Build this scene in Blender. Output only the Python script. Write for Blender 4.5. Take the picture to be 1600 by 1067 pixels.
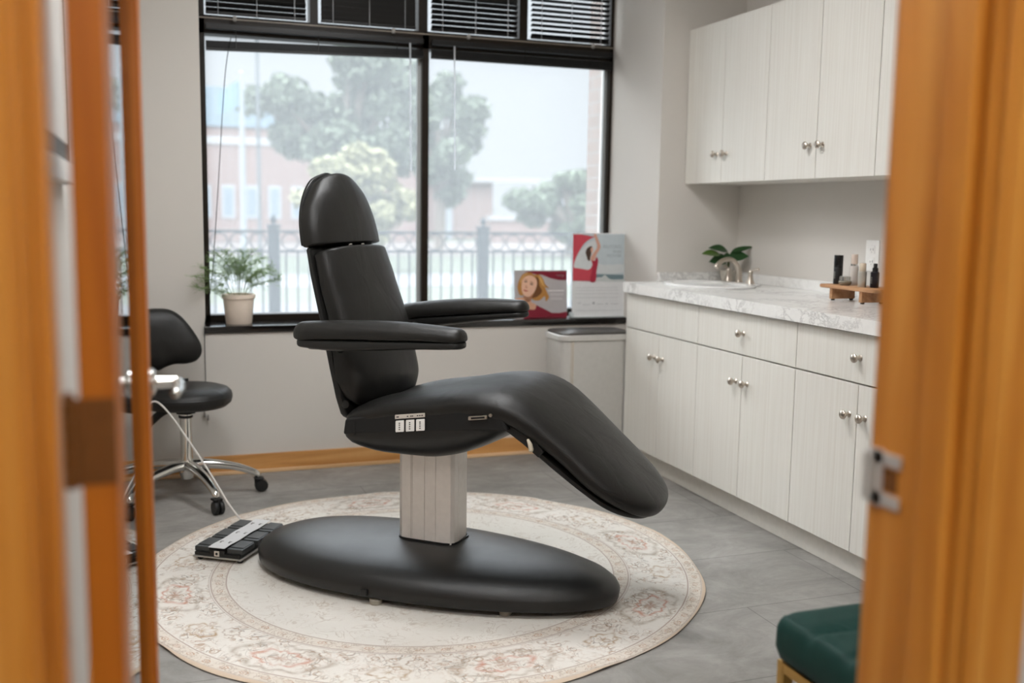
import bpy, math, random
import numpy as np
from mathutils import Vector, Matrix
random.seed(7)
S = bpy.context.scene
for o in list(bpy.data.objects): bpy.data.objects.remove(o)
COL = S.collection
PI = math.pi

# ------------------------------------------------------------------ camera
cam_d = bpy.data.cameras.new('camera')
cam_d.sensor_width = 36.0
cam_d.lens = 1587.0/1600*36
cam_d.clip_start = 0.05; cam_d.clip_end = 400
cam_d.dof.use_dof = True
cam_d.dof.focus_distance = 3.3
cam_d.dof.aperture_fstop = 1.9
cam = bpy.data.objects.new('camera', cam_d); COL.objects.link(cam)
f_ = 1587.0
def vp(x, y): return Vector(((x-800)/f_, -(y-533.5)/f_, -1.0))
dY = vp(224, 324).normalized()
dX = vp(5219, 401); dX = (dX - dX.dot(dY)*dY).normalized()
dZ = dX.cross(dY)
cam.matrix_world = Matrix(((dX.x, dX.y, dX.z, 0), (dY.x, dY.y, dY.z, 0), (dZ.x, dZ.y, dZ.z, 1.28), (0, 0, 0, 1)))
S.camera = cam
S.view_settings.view_transform = 'Standard'
S.view_settings.look = 'None'
S.view_settings.exposure = 0.0
S.view_settings.gamma = 1.0
S.view_settings.use_curve_mapping = False

# ------------------------------------------------------------------ world: overcast sky, brighter towards the zenith
w = bpy.data.worlds.new('overcast_sky'); S.world = w; w.use_nodes = True
nt = w.node_tree; nt.nodes.clear()
tc = nt.nodes.new('ShaderNodeTexCoord'); sx = nt.nodes.new('ShaderNodeSeparateXYZ')
nt.links.new(tc.outputs['Generated'], sx.inputs[0])
mp = nt.nodes.new('ShaderNodeMapRange'); mp.inputs['From Min'].default_value = 0.17; mp.inputs['From Max'].default_value = 0.65
mp.inputs['To Min'].default_value = 0.66; mp.inputs['To Max'].default_value = 7.5; mp.interpolation_type = 'SMOOTHSTEP'
nt.links.new(sx.outputs[2], mp.inputs['Value'])
bg = nt.nodes.new('ShaderNodeBackground'); bg.inputs[0].default_value = (0.93, 1.0, 1.06, 1)
nt.links.new(mp.outputs[0], bg.inputs[1])
wo = nt.nodes.new('ShaderNodeOutputWorld'); nt.links.new(bg.outputs[0], wo.inputs[0])
sun_d = bpy.data.lights.new('veiled_sun', 'SUN'); sun_d.energy = 3.0; sun_d.angle = math.radians(38); sun_d.color = (.93, .98, 1.0)
sun = bpy.data.objects.new('veiled_sun', sun_d); COL.objects.link(sun)
sun.rotation_euler = Vector((.62, -.62, -.48)).to_track_quat('-Z', 'Y').to_euler()
CEIL_LAMP = 35.0      # radiance of the ceiling light panels
HALL_LAMP = 46.0

# ------------------------------------------------------------------ materials
def L(r, g=None, b=None):
    if g is None: g = b = r
    return tuple(((c/255)/12.92 if c/255 <= .04045 else ((c/255+.055)/1.055)**2.4) for c in (r, g, b)) + (1,)
class NT:
    def __init__(s, name):
        s.m = bpy.data.materials.new(name); s.m.use_nodes = True; s.t = s.m.node_tree; s.t.nodes.clear()
        s.out = s.t.nodes.new('ShaderNodeOutputMaterial')
        s.tc = s.t.nodes.new('ShaderNodeTexCoord')
    def n(s, typ, **k):
        nd = s.t.nodes.new(typ)
        for a, v in k.items(): setattr(nd, a, v)
        return nd
    def put(s, sock, v):
        if v is None: return
        if hasattr(v, 'is_output') or isinstance(v, bpy.types.NodeSocket): s.t.links.new(v, sock)
        else:
            if sock.type == 'RGBA' and not isinstance(v, (int, float)) and len(v) == 3: v = tuple(v)+(1,)
            sock.default_value = v
    def math(s, op, a, b=None, c=None, clamp=False):
        nd = s.n('ShaderNodeMath', operation=op); nd.use_clamp = clamp
        s.put(nd.inputs[0], a); s.put(nd.inputs[1], b); s.put(nd.inputs[2], c)
        return nd.outputs[0]
    def mapping(s, scale=(1, 1, 1), coord='Object', loc=(0, 0, 0), rot=(0, 0, 0)):
        nd = s.n('ShaderNodeMapping'); nd.inputs['Scale'].default_value = scale; nd.inputs['Location'].default_value = loc
        nd.inputs['Rotation'].default_value = rot
        s.t.links.new(s.tc.outputs[coord], nd.inputs[0]); return nd.outputs[0]
    def noise(s, vec, scale, detail=3, rough=.5, dist=0):
        nd = s.n('ShaderNodeTexNoise'); s.put(nd.inputs['Vector'], vec); nd.inputs['Scale'].default_value = scale
        nd.inputs['Detail'].default_value = detail; nd.inputs['Roughness'].default_value = rough; nd.inputs['Distortion'].default_value = dist
        return nd.outputs['Fac']
    def mix(s, fac, a, b, mode='MIX'):
        nd = s.n('ShaderNodeMix', data_type='RGBA', blend_type=mode); nd.clamp_factor = True
        s.put(nd.inputs['Factor'], fac); s.put(nd.inputs['A'], a); s.put(nd.inputs['B'], b)
        return nd.outputs['Result']
    def ramp(s, v, stops):
        nd = s.n('ShaderNodeValToRGB'); s.put(nd.inputs[0], v); e = nd.color_ramp.elements
        while len(e) < len(stops): e.new(0.5)
        for i, (p, c) in enumerate(stops): e[i].position = p; e[i].color = c if len(c) == 4 else tuple(c)+(1,)
        return nd.outputs[0]
    def bump(s, h, strength=.3, dist=.01):
        nd = s.n('ShaderNodeBump'); nd.inputs['Strength'].default_value = strength; nd.inputs['Distance'].default_value = dist
        s.put(nd.inputs['Height'], h); return nd.outputs[0]
    def pbr(s, col, rough=.5, metal=0, normal=None, spec=.5, coat=0, coat_r=.1, trans=0, ior=1.45):
        p = s.n('ShaderNodeBsdfPrincipled'); s.put(p.inputs['Base Color'], col); s.put(p.inputs['Roughness'], rough)
        s.put(p.inputs['Metallic'], metal); p.inputs['Specular IOR Level'].default_value = spec
        p.inputs['Coat Weight'].default_value = coat; p.inputs['Coat Roughness'].default_value = coat_r
        p.inputs['Transmission Weight'].default_value = trans; p.inputs['IOR'].default_value = ior
        if normal is not None: s.put(p.inputs['Normal'], normal)
        s.t.links.new(p.outputs[0], s.out.inputs[0]); return s.m
MC = {}
def M(name, col, rough=.5, metal=0, spec=.5, grain=0, coat=0):
    """simple procedural material: colour with a faint noise variation"""
    if name in MC: return MC[name]
    t = NT(name); v = t.mapping()
    n = t.noise(v, 40, 3)
    c = t.mix(n, tuple(x*.93 for x in col[:3])+(1,), tuple(min(1, x*1.07) for x in col[:3])+(1,))
    nm = t.bump(t.noise(v, 700, 2), grain, .001) if grain else None
    MC[name] = t.pbr(c, rough, metal, nm, spec, coat)
    return MC[name]
def mat_emit(name, col, st):
    t = NT(name); e = t.n('ShaderNodeEmission'); e.inputs[0].default_value = col; e.inputs[1].default_value = st
    t.t.links.new(e.outputs[0], t.out.inputs[0]); return t.m
def mat_wood(name, c1, c2, c3, scale=(9, 9, .5), rough=.35, spec=.5):
    t = NT(name); v = t.mapping(scale)
    n = t.noise(v, 2.2, 4, .55, .6)
    n2 = t.noise(t.mapping((60, 60, 1.2)), 1.5, 2)
    c = t.ramp(n, [(.30, c1), (.5, c2), (.68, c3)])
    c = t.mix(t.math('MULTIPLY', n2, .25), c, c1)
    return t.pbr(c, rough, 0, None, spec)
def mat_laminate():
    t = NT('pale_woodgrain_laminate'); v = t.mapping((70, 70, 1.1)); n = t.noise(v, 1.6, 4, .6, .3)
    n2 = t.noise(t.mapping((14, 14, .5)), 1.3, 3)
    c = t.ramp(n, [(.25, L(212, 207, 197)), (.5, L(221, 218, 210)), (.8, L(228, 226, 219))])
    c = t.mix(t.math('MULTIPLY', n2, .35), c, L(212, 208, 200))
    return t.pbr(c, .42)
def mat_marble():
    t = NT('white_marble_laminate'); v = t.mapping((1, 1, 1)); n = t.noise(v, 9, 10, .75, 1.0)
    vein = t.math('ABSOLUTE', t.math('SUBTRACT', n, .5)); n3 = t.noise(v, 3.1, 3)
    vein = t.math('MULTIPLY', t.math('SUBTRACT', 1, t.math('MULTIPLY', vein, 26), clamp=True), t.math('MULTIPLY', t.math('SUBTRACT', n3, .42, clamp=True), 6, clamp=True))
    n4 = t.noise(v, 22, 6, .7, 1)
    c = t.mix(n4, L(222, 220, 216), L(240, 239, 236)); c = t.mix(t.math('MULTIPLY', vein, .6), c, L(150, 146, 143))
    return t.pbr(c, .22, 0, None, .5)
def mat_floor():
    t = NT('grey_stone_look_vinyl_tile'); v = t.mapping((1, 1, 1), rot=(0, 0, 0))
    b = t.n('ShaderNodeTexBrick'); t.put(b.inputs['Vector'], v); b.inputs['Scale'].default_value = 1
    b.inputs['Brick Width'].default_value = .92; b.inputs['Row Height'].default_value = .46; b.inputs['Mortar Size'].default_value = .0022
    b.inputs['Color1'].default_value = (1, 1, 1, 1); b.inputs['Color2'].default_value = (.88, .88, .88, 1); b.inputs['Mortar'].default_value = (.55, .55, .55, 1)
    b.inputs['Mortar Smooth'].default_value = .3
    n = t.noise(t.mapping((1.6, 2.3, 1)), 2.2, 9, .72, .5); n2 = t.noise(v, 9, 8, .7, .4)
    c = t.ramp(n, [(.32, L(106, 104, 101)), (.5, L(140, 137, 133)), (.66, L(164, 161, 157))])
    c = t.mix(t.math('MULTIPLY', n2, .55), c, L(150, 146, 140)); c = t.mix(1.0, c, b.outputs['Color'], 'MULTIPLY')
    r = t.math('MULTIPLY_ADD', n2, .2, .42)
    return t.pbr(c, r, 0, t.bump(n2, .08, .003), .4)
def mat_wall(name, c):
    t = NT(name); v = t.mapping(); n = t.noise(v, 180, 3)
    return t.pbr(t.mix(t.noise(v, 3, 3), c, tuple(x*.97 for x in c[:3])+(1,)), .75, 0, t.bump(n, .15, .002), .3)
def mat_vinyl(name, col, rough=.42, spec=.5, crease=0.0):
    t = NT(name); v = t.mapping(); n = t.noise(v, 420, 2)
    vo = t.n('ShaderNodeTexVoronoi'); t.put(vo.inputs['Vector'], v); vo.inputs['Scale'].default_value = 600
    r = t.math('MULTIPLY_ADD', t.noise(v, 9, 3), .16, rough-.08)
    h = t.math('ADD', t.math('MULTIPLY', vo.outputs['Distance'], .12), t.math('MULTIPLY', t.noise(t.mapping((1, 1, .45)), 11, 3, .5, .8), crease))
    return t.pbr(col, r, 0, t.bump(h, 1.0, .0025), spec)
def mat_rug():
    t = NT('faded_floral_round_rug_weave'); v = t.mapping()
    s = t.n('ShaderNodeSeparateXYZ'); t.put(s.inputs[0], v); x, y = s.outputs[0], s.outputs[1]
    warp = t.math('MULTIPLY', t.math('SUBTRACT', t.noise(v, 18, 3), .5), .014)
    r = t.math('ADD', t.math('SQRT', t.math('ADD', t.math('MULTIPLY', x, x), t.math('MULTIPLY', y, y))), t.math('MULTIPLY', warp, .25))
    a = t.math('ARCTAN2', y, x)
    wear = t.noise(v, 3.2, 5, .6); fine = t.noise(v, 60, 4, .6)
    cream = t.mix(wear, L(208, 203, 194), L(230, 227, 221)); cream = t.mix(t.math('MULTIPLY', fine, .25), cream, L(202, 193, 181))
    def line(c, wd): return t.math('SUBTRACT', 1, t.math('DIVIDE', t.math('ABSOLUTE', t.math('SUBTRACT', r, c)), wd), clamp=True)
    def band(lo, hi): return t.math('MULTIPLY', t.math('GREATER_THAN', r, lo), t.math('LESS_THAN', r, hi))
    def vine(sc, wd, dist, seed):
        n = t.noise(t.mapping((1, 1, 1), loc=(seed, seed, 0)), sc, 2, .5, dist)
        return t.math('SUBTRACT', 1, t.math('DIVIDE', t.math('ABSOLUTE', t.math('SUBTRACT', n, .5)), wd), clamp=True)
    def petals(sc, lo, hi):
        vo = t.n('ShaderNodeTexVoronoi'); t.put(vo.inputs['Vector'], v); vo.inputs['Scale'].default_value = sc; vo.inputs['Randomness'].default_value = .8
        d = vo.outputs['Distance']; return t.math('MULTIPLY', t.math('GREATER_THAN', d, lo), t.math('LESS_THAN', d, hi)), vo.outputs['Color']
    c = cream
    main = band(.745, .94); patch = t.math('MULTIPLY', t.math('SUBTRACT', t.noise(v, 13, 3), .38, clamp=True), 5, clamp=True)
    # vines and little flowers in the wide border
    c = t.mix(t.math('MULTIPLY', t.math('MULTIPLY', vine(11, .030, 2.2, 3), main), t.math('MULTIPLY', patch, .75)), c, L(128, 116, 104))
    c = t.mix(t.math('MULTIPLY', t.math('MULTIPLY', vine(20, .05, 1.5, 9), main), t.math('MULTIPLY', patch, .45)), c, L(168, 128, 98))
    pf, pc = petals(21, .22, .33)
    c = t.mix(t.math('MULTIPLY', t.math('MULTIPLY', pf, main), t.math('MULTIPLY', patch, .5)), c, L(160, 132, 106))
    # medallions: eight red ones with eight sand ones in between
    def medal(n, off, wx, wy, rc, colr, k, ring, phase=0):
        al = t.math('SUBTRACT', t.math('FRACT', t.math('MULTIPLY_ADD', a, n/(2*PI), off)), .5)
        px = t.math('MULTIPLY', t.math('MULTIPLY', al, 2*PI/n), r)
        px = t.math('ADD', px, warp); py = t.math('ADD', t.math('SUBTRACT', r, rc), t.math('MULTIPLY', warp, .8))
        d = t.math('SQRT', t.math('ADD', t.math('POWER', t.math('DIVIDE', px, wx), 2), t.math('POWER', t.math('DIVIDE', py, wy), 2)))
        lob = t.math('MULTIPLY', t.math('SINE', t.math('MULTIPLY', t.math('ARCTAN2', py, px), 8)), .09)
        d = t.math('ADD', d, lob)
        rg = t.math('SUBTRACT', 1, t.math('DIVIDE', t.math('ABSOLUTE', t.math('SUBTRACT', d, ring)), .16), clamp=True)
        core = t.math('SUBTRACT', 1, t.math('DIVIDE', d, .35), clamp=True)
        return t.math('MULTIPLY', t.math('MAXIMUM', rg, core), t.math('MULTIPLY', t.math('SUBTRACT', t.noise(v, 34, 3), .22, clamp=True), k))
    c = t.mix(medal(8, .47, .105, .052, .85, None, 2.2, .8), c, L(192, 138, 118))
    c = t.mix(medal(8, .97, .07, .045, .86, None, 2.2, .8), c, L(172, 148, 120))
    c = t.mix(medal(8, .47, .15, .075, .85, None, 1.6, 1.0), c, L(150, 134, 116))
    c = t.mix(medal(16, .22, .035, .03, .80, None, 2.2, .8), c, L(150, 128, 110))
    # narrow bands
    for lo, hi, n_, rc in ((.69, .735, 60, .7125), (.95, .992, 84, .971)):
        c = t.mix(t.math('MULTIPLY', band(lo, hi), .22), c, L(198, 176, 150))
        c = t.mix(medal(n_, .1, .018, .012, rc, None, 2.6, .7), c, L(178, 130, 96))
        c = t.mix(t.math('MULTIPLY', t.math('MULTIPLY', vine(40, .05, 1, 5), band(lo, hi)), .5), c, L(140, 116, 96))
    for rc, wd, k in ((.945, .004, .75), (.738, .004, .7), (.745, .003, .4), (.687, .004, .7), (.992, .004, .4)):
        c = t.mix(t.math('MULTIPLY', line(rc, wd), k), c, L(140, 108, 92))
    # field: faint worn arabesques
    fld = t.math('LESS_THAN', r, .68)
    c = t.mix(t.math('MULTIPLY', t.math('MULTIPLY', vine(12, .035, 2.5, 1), fld), t.math('MULTIPLY', patch, .42)), c, L(150, 126, 104))
    inn = t.math('MULTIPLY', fld, t.math('SUBTRACT', 1, t.math('DIVIDE', t.math('ABSOLUTE', t.math('SUBTRACT', r, .45)), .12), clamp=True))
    pf2, _ = petals(17, .2, .36)
    c = t.mix(t.math('MULTIPLY', t.math('MULTIPLY', pf2, inn), t.math('MULTIPLY', patch, .3)), c, L(166, 138, 110))
    c = t.mix(t.math('GREATER_THAN', r, .994), c, L(204, 186, 166))
    return t.pbr(c, .95, 0, t.bump(t.noise(v, 350, 2), .35, .003), .1)
def mat_windowglass():
    t = NT('hazed_rain_streaked_window_glass'); v = t.mapping((40, 40, 2.0)); st = t.noise(v, 2, 3)
    tr = t.n('ShaderNodeBsdfTransparent'); tl = t.n('ShaderNodeBsdfTranslucent'); tl.inputs[0].default_value = (.93, .97, 1, 1)
    gl = t.n('ShaderNodeBsdfGlossy'); gl.inputs['Roughness'].default_value = .02
    m1 = t.n('ShaderNodeMixShader'); t.put(m1.inputs[0], t.math('MULTIPLY_ADD', st, .06, .10)); t.t.links.new(tr.outputs[0], m1.inputs[1]); t.t.links.new(tl.outputs[0], m1.inputs[2])  # translucent share adds a pale haze and flare veil besides the streaks
    fr = t.n('ShaderNodeFresnel'); fr.inputs[0].default_value = 1.3
    m2 = t.n('ShaderNodeMixShader'); t.t.links.new(fr.outputs[0], m2.inputs[0]); t.t.links.new(m1.outputs[0], m2.inputs[1]); t.t.links.new(gl.outputs[0], m2.inputs[2])
    t.t.links.new(m2.outputs[0], t.out.inputs[0]); return t.m
def mat_clearglass(name):
    t = NT(name); tr = t.n('ShaderNodeBsdfTransparent'); tr.inputs[0].default_value = (.95, .97, .96, 1)
    gl = t.n('ShaderNodeBsdfGlossy'); gl.inputs['Roughness'].default_value = .01
    fr = t.n('ShaderNodeFresnel'); fr.inputs[0].default_value = 1.5
    m2 = t.n('ShaderNodeMixShader'); t.t.links.new(fr.outputs[0], m2.inputs[0]); t.t.links.new(tr.outputs[0], m2.inputs[1]); t.t.links.new(gl.outputs[0], m2.inputs[2])
    t.t.links.new(m2.outputs[0], t.out.inputs[0]); return t.m
def mat_wand():
    t = NT('clear_white_plastic_wand'); tl = t.n('ShaderNodeBsdfTranslucent'); tl.inputs[0].default_value = (.95, .97, 1, 1)
    p = t.n('ShaderNodeBsdfPrincipled'); p.inputs['Base Color'].default_value = (.8, .82, .84, 1); p.inputs['Roughness'].default_value = .2
    m = t.n('ShaderNodeMixShader'); m.inputs[0].default_value = .8; t.t.links.new(p.outputs[0], m.inputs[1]); t.t.links.new(tl.outputs[0], m.inputs[2]); t.t.links.new(m.outputs[0], t.out.inputs[0]); return t.m
def mat_fern():
    t = NT('pale_green_fern'); c = t.mix(t.noise(t.mapping(), 30, 3), L(112, 140, 86), L(150, 174, 118))
    tl = t.n('ShaderNodeBsdfTranslucent'); t.put(tl.inputs[0], c); p = t.n('ShaderNodeBsdfPrincipled'); t.put(p.inputs['Base Color'], c); p.inputs['Roughness'].default_value = .6
    m = t.n('ShaderNodeMixShader'); m.inputs[0].default_value = .5; t.t.links.new(p.outputs[0], m.inputs[1]); t.t.links.new(tl.outputs[0], m.inputs[2]); t.t.links.new(m.outputs[0], t.out.inputs[0]); return t.m
def mat_brick(name, c1, c2, mort, sc=1):
    t = NT(name); s = t.n('ShaderNodeSeparateXYZ'); t.put(s.inputs[0], t.mapping())
    cb = t.n('ShaderNodeCombineXYZ'); t.put(cb.inputs[0], t.math('ADD', s.outputs[0], s.outputs[1])); t.put(cb.inputs[1], s.outputs[2])
    b = t.n('ShaderNodeTexBrick'); t.put(b.inputs['Vector'], cb.outputs[0]); b.inputs['Scale'].default_value = sc
    b.inputs['Brick Width'].default_value = .22; b.inputs['Row Height'].default_value = .075; b.inputs['Mortar Size'].default_value = .006
    b.inputs['Color1'].default_value = c1; b.inputs['Color2'].default_value = c2; b.inputs['Mortar'].default_value = mort
    return t.pbr(b.outputs['Color'], .9, 0, None, .2)
WOOD = mat_wood('orange_fir_wood', L(176, 104, 30), L(206, 134, 48), L(222, 156, 70), rough=.38)
WOODD = mat_wood('dark_orange_door_wood', L(172, 94, 12), L(190, 108, 18), L(198, 118, 30), rough=.5)
WOODB = mat_wood('maple_baseboard_wood', L(176, 122, 66), L(200, 146, 86), L(212, 162, 104), scale=(.7, .7, 9), rough=.4)
WOODL = mat_wood('light_maple_moulding', L(204, 166, 120), L(218, 182, 140), L(228, 196, 158), scale=(.7, .7, 9), rough=.4)
TRAYW = mat_wood('acacia_tray_wood', L(150, 104, 66), L(184, 138, 98), L(200, 158, 118), scale=(9, 1.5, 9), rough=.5)
LAM = mat_laminate(); MARBLE = mat_marble(); FLOOR = mat_floor()
WALL = mat_wall('warm_grey_wall_paint', L(205, 200, 193)); CEILM = mat_wall('white_ceiling_tile', L(232, 230, 226))
VINYL = mat_vinyl('black_upholstery_vinyl', L(22, 21, 19), .40, .46, 1.3); VINYL2 = mat_vinyl('black_base_cover_plastic', L(20, 20, 19), .36, .6)
SHELL = M('black_moulded_plastic', L(26, 26, 25), .4, grain=.1); BLK = M('matt_black_plastic', L(20, 20, 20), .45)
DARKP = M('dark_side_panel_plastic', L(14, 14, 14), .6)
CHROME = M('polished_chrome', L(225, 224, 220), .12, 1); NICKEL = M('brushed_nickel', L(196, 186, 174), .28, 1)
ALU = M('brushed_aluminium_column', L(232, 227, 222), .45, .4); STEEL = M('brushed_stainless_steel', L(206, 204, 200), .5, .55)
STEELD = M('dark_grey_lid_inset', L(96, 94, 90), .4, .8)
BRONZE = M('oil_rubbed_bronze', L(122, 76, 32), .5, .3); FRAME = M('dark_bronze_window_frame', L(34, 26, 18), .42, 0, .25)
SILL = M('glossy_black_sill', L(18, 15, 13), .10, 0, .9); SLAT = M('black_blind_slat', L(20, 19, 18), .4, .2); GREYM = M('light_grey_clip_plastic', L(150, 146, 140), .5)
WHITE = M('white_plastic', L(232, 230, 226), .4); PORC = M('white_porcelain', L(240, 240, 238), .12); GREY = M('grey_rubber', L(120, 116, 110), .7)
GREEN = mat_vinyl('dark_green_upholstery', L(12, 54, 48), .62, .3); BRASS = M('satin_brass', L(188, 150, 84), .35, .85)
CERAM = M('blush_ceramic', L(230, 214, 198), .55); SOIL = M('dark_potting_soil', L(60, 48, 38), .9)
FERN = mat_fern(); STEMG = M('green_stem', L(92, 104, 60), .6)
LEAF = M('dark_green_glossy_leaf', L(36, 70, 34), .35); LEAF2 = M('mid_green_glossy_leaf', L(74, 104, 40), .35)
IRON = M('grey_painted_iron', L(28, 36, 42), .6, spec=.2); WGLASS = mat_windowglass(); DGLASS = mat_clearglass('door_glass'); WAND = mat_wand()
RUG = mat_rug()

# ------------------------------------------------------------------ mesh builder
class B:
    def __init__(s): s.v = []; s.f = []; s.wn = False
    def add(s, vs, fs):
        k = len(s.v); s.v += [tuple(map(float, p)) for p in vs]; s.f += [tuple(i+k for i in q) for q in fs]; return s
    def box(s, x0, x1, y0, y1, z0, z1, c=0):
        if c <= 0:
            vs = [(x0, y0, z0), (x1, y0, z0), (x1, y1, z0), (x0, y1, z0), (x0, y0, z1), (x1, y0, z1), (x1, y1, z1), (x0, y1, z1)]
            return s.add(vs, [(3, 2, 1, 0), (4, 5, 6, 7), (0, 1, 5, 4), (1, 2, 6, 5), (2, 3, 7, 6), (3, 0, 4, 7)])
        s.wn = True; c = min(c, (x1-x0)/2.01, (y1-y0)/2.01, (z1-z0)/2.01)
        rings = []
        for z, i in ((z0, c), (z0+c*.3, c*.3), (z0+c, 0), (z1-c, 0), (z1-c*.3, c*.3), (z1, c)):
            rings.append([(x, y, z) for x, y in rrect(x0+i, x1-i, y0+i, y1-i, c, 3)])
        return s.loft(rings)
    def loft(s, rings, cap=True, closed=True):
        k = len(s.v); n = len(rings[0])
        for r in rings: s.v += [tuple(map(float, p)) for p in r]
        for i in range(len(rings)-1):
            for j in range(n if closed else n-1):
                a = k+i*n+j; b = k+i*n+(j+1) % n
                s.f.append((a, b, b+n, a+n))
        if cap and closed:
            s.f.append(tuple(k+j for j in range(n))[::-1]); e = k+(len(rings)-1)*n; s.f.append(tuple(e+j for j in range(n)))
        return s
    def lathe(s, prof, c=(0, 0, 0), axis='z', n=32):
        rings = []
        for r, h in prof:
            r = max(r, 1e-5); q = []
            for j in range(n):
                t = 2*PI*j/n; x, y = r*math.cos(t), r*math.sin(t)
                p = {'z': (x, y, h), 'x': (h, x, y), 'y': (x, h, -y), '-x': (-h, -x, y)}[axis]
                q.append((p[0]+c[0], p[1]+c[1], p[2]+c[2]))
            rings.append(q)
        return s.loft(rings)
    def tube(s, pts, r, n=10, cap=True, smooth=True, flat=1.0):
        pts = [Vector(p) for p in pts]; rs = r if isinstance(r, (list, tuple)) else [r]*len(pts)
        if smooth and len(pts) > 2: pts, rs = catmull(pts, rs, 6)
        t0 = (pts[1]-pts[0]).normalized(); up = Vector((0, 0, 1)) if abs(t0.z) < .9 else Vector((1, 0, 0))
        nx = t0.cross(up).normalized(); rings = []
        for i, p in enumerate(pts):
            t = (pts[min(i+1, len(pts)-1)]-pts[max(i-1, 0)]).normalized()
            nx = (nx - nx.dot(t)*t).normalized(); ny = t.cross(nx)
            rings.append([p+nx*(rs[i]*math.cos(2*PI*j/n))+ny*(rs[i]*flat*math.sin(2*PI*j/n)) for j in range(n)])
        return s.loft(rings, cap)
    def prism(s, poly, z0, z1, axis='z'):
        m = {'z': lambda p, h: (p[0], p[1], h), 'y': lambda p, h: (p[0], h, p[1]), 'x': lambda p, h: (h, p[0], p[1])}[axis]
        return s.loft([[m(p, z0) for p in poly], [m(p, z1) for p in poly]])
    def sphere(s, c, r, n=14, sc=(1, 1, 1)):
        rings = []
        for i in range(n//2+1):
            ph = -PI/2+PI*i/(n//2); rr = max(math.cos(ph), 1e-4)*r
            rings.append([(c[0]+sc[0]*rr*math.cos(2*PI*j/n), c[1]+sc[1]*rr*math.sin(2*PI*j/n), c[2]+sc[2]*r*math.sin(ph)) for j in range(n)])
        return s.loft(rings)
    def xf(s, m):
        s.v = [tuple(m @ Vector(p)) for p in s.v]; return s
def rrect(x0, x1, y0, y1, r, k=5):
    out = []
    for cx, cy, a in ((x1-r, y1-r, 0), (x0+r, y1-r, 90), (x0+r, y0+r, 180), (x1-r, y0+r, 270)):
        for i in range(k+1):
            t = math.radians(a+90*i/k); out.append((cx+r*math.cos(t), cy+r*math.sin(t)))
    return out
def catmull(P, rs, k):
    out = []; ro = []; n = len(P)
    for i in range(n-1):
        p0 = P[max(i-1, 0)]; p1 = P[i]; p2 = P[i+1]; p3 = P[min(i+2, n-1)]
        for j in range(k):
            t = j/k; out.append(.5*((2*p1)+(p2-p0)*t+(2*p0-5*p1+4*p2-p3)*t*t+(3*p1-p0-3*p2+p3)*t**3)); ro.append(rs[i]*(1-t)+rs[i+1]*t)
    out.append(P[-1]); ro.append(rs[-1]); return out, ro
def obj(name, b, mat, parent=None, smooth=True, bevel=0, sub=0, auto=40):
    me = bpy.data.meshes.new(name); me.from_pydata(b.v, [], b.f); me.validate(); me.materials.append(mat)
    o = bpy.data.objects.new(name, me); COL.objects.link(o)
    if parent: o.parent = parent
    import bmesh
    bm = bmesh.new(); bm.from_mesh(me); bmesh.ops.recalc_face_normals(bm, faces=bm.faces)
    if smooth:
        for f in bm.faces: f.smooth = True
        for e in bm.edges:
            if len(e.link_faces) == 2 and e.calc_face_angle(0) > math.radians(auto): e.smooth = False
    bm.to_mesh(me); bm.free()
    if b.wn or bevel: md = o.modifiers.new('weighted', 'WEIGHTED_NORMAL'); md.keep_sharp = True
    if bevel:
        md = o.modifiers.new('bevel', 'BEVEL'); md.width = bevel; md.segments = 3; md.limit_method = 'ANGLE'; md.angle_limit = math.radians(50)
    if sub:
        md = o.modifiers.new('sub', 'SUBSURF'); md.levels = sub; md.render_levels = sub
    return o
def thing(name, label, cat, loc=(0, 0, 0), rz=0, group=None):
    o = bpy.data.objects.new(name, None); COL.objects.link(o); o.location = loc; o.rotation_euler = (0, 0, rz); o.empty_display_size = .05
    return tag(o, label, cat, group)
def tag(o, label, cat, group=None):
    o['label'] = label; o['category'] = cat
    if group: o['group'] = group
    return o
def struct(name, b, mat, **k):
    o = obj(name, b, mat, **k); o['kind'] = 'structure'; return o
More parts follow.
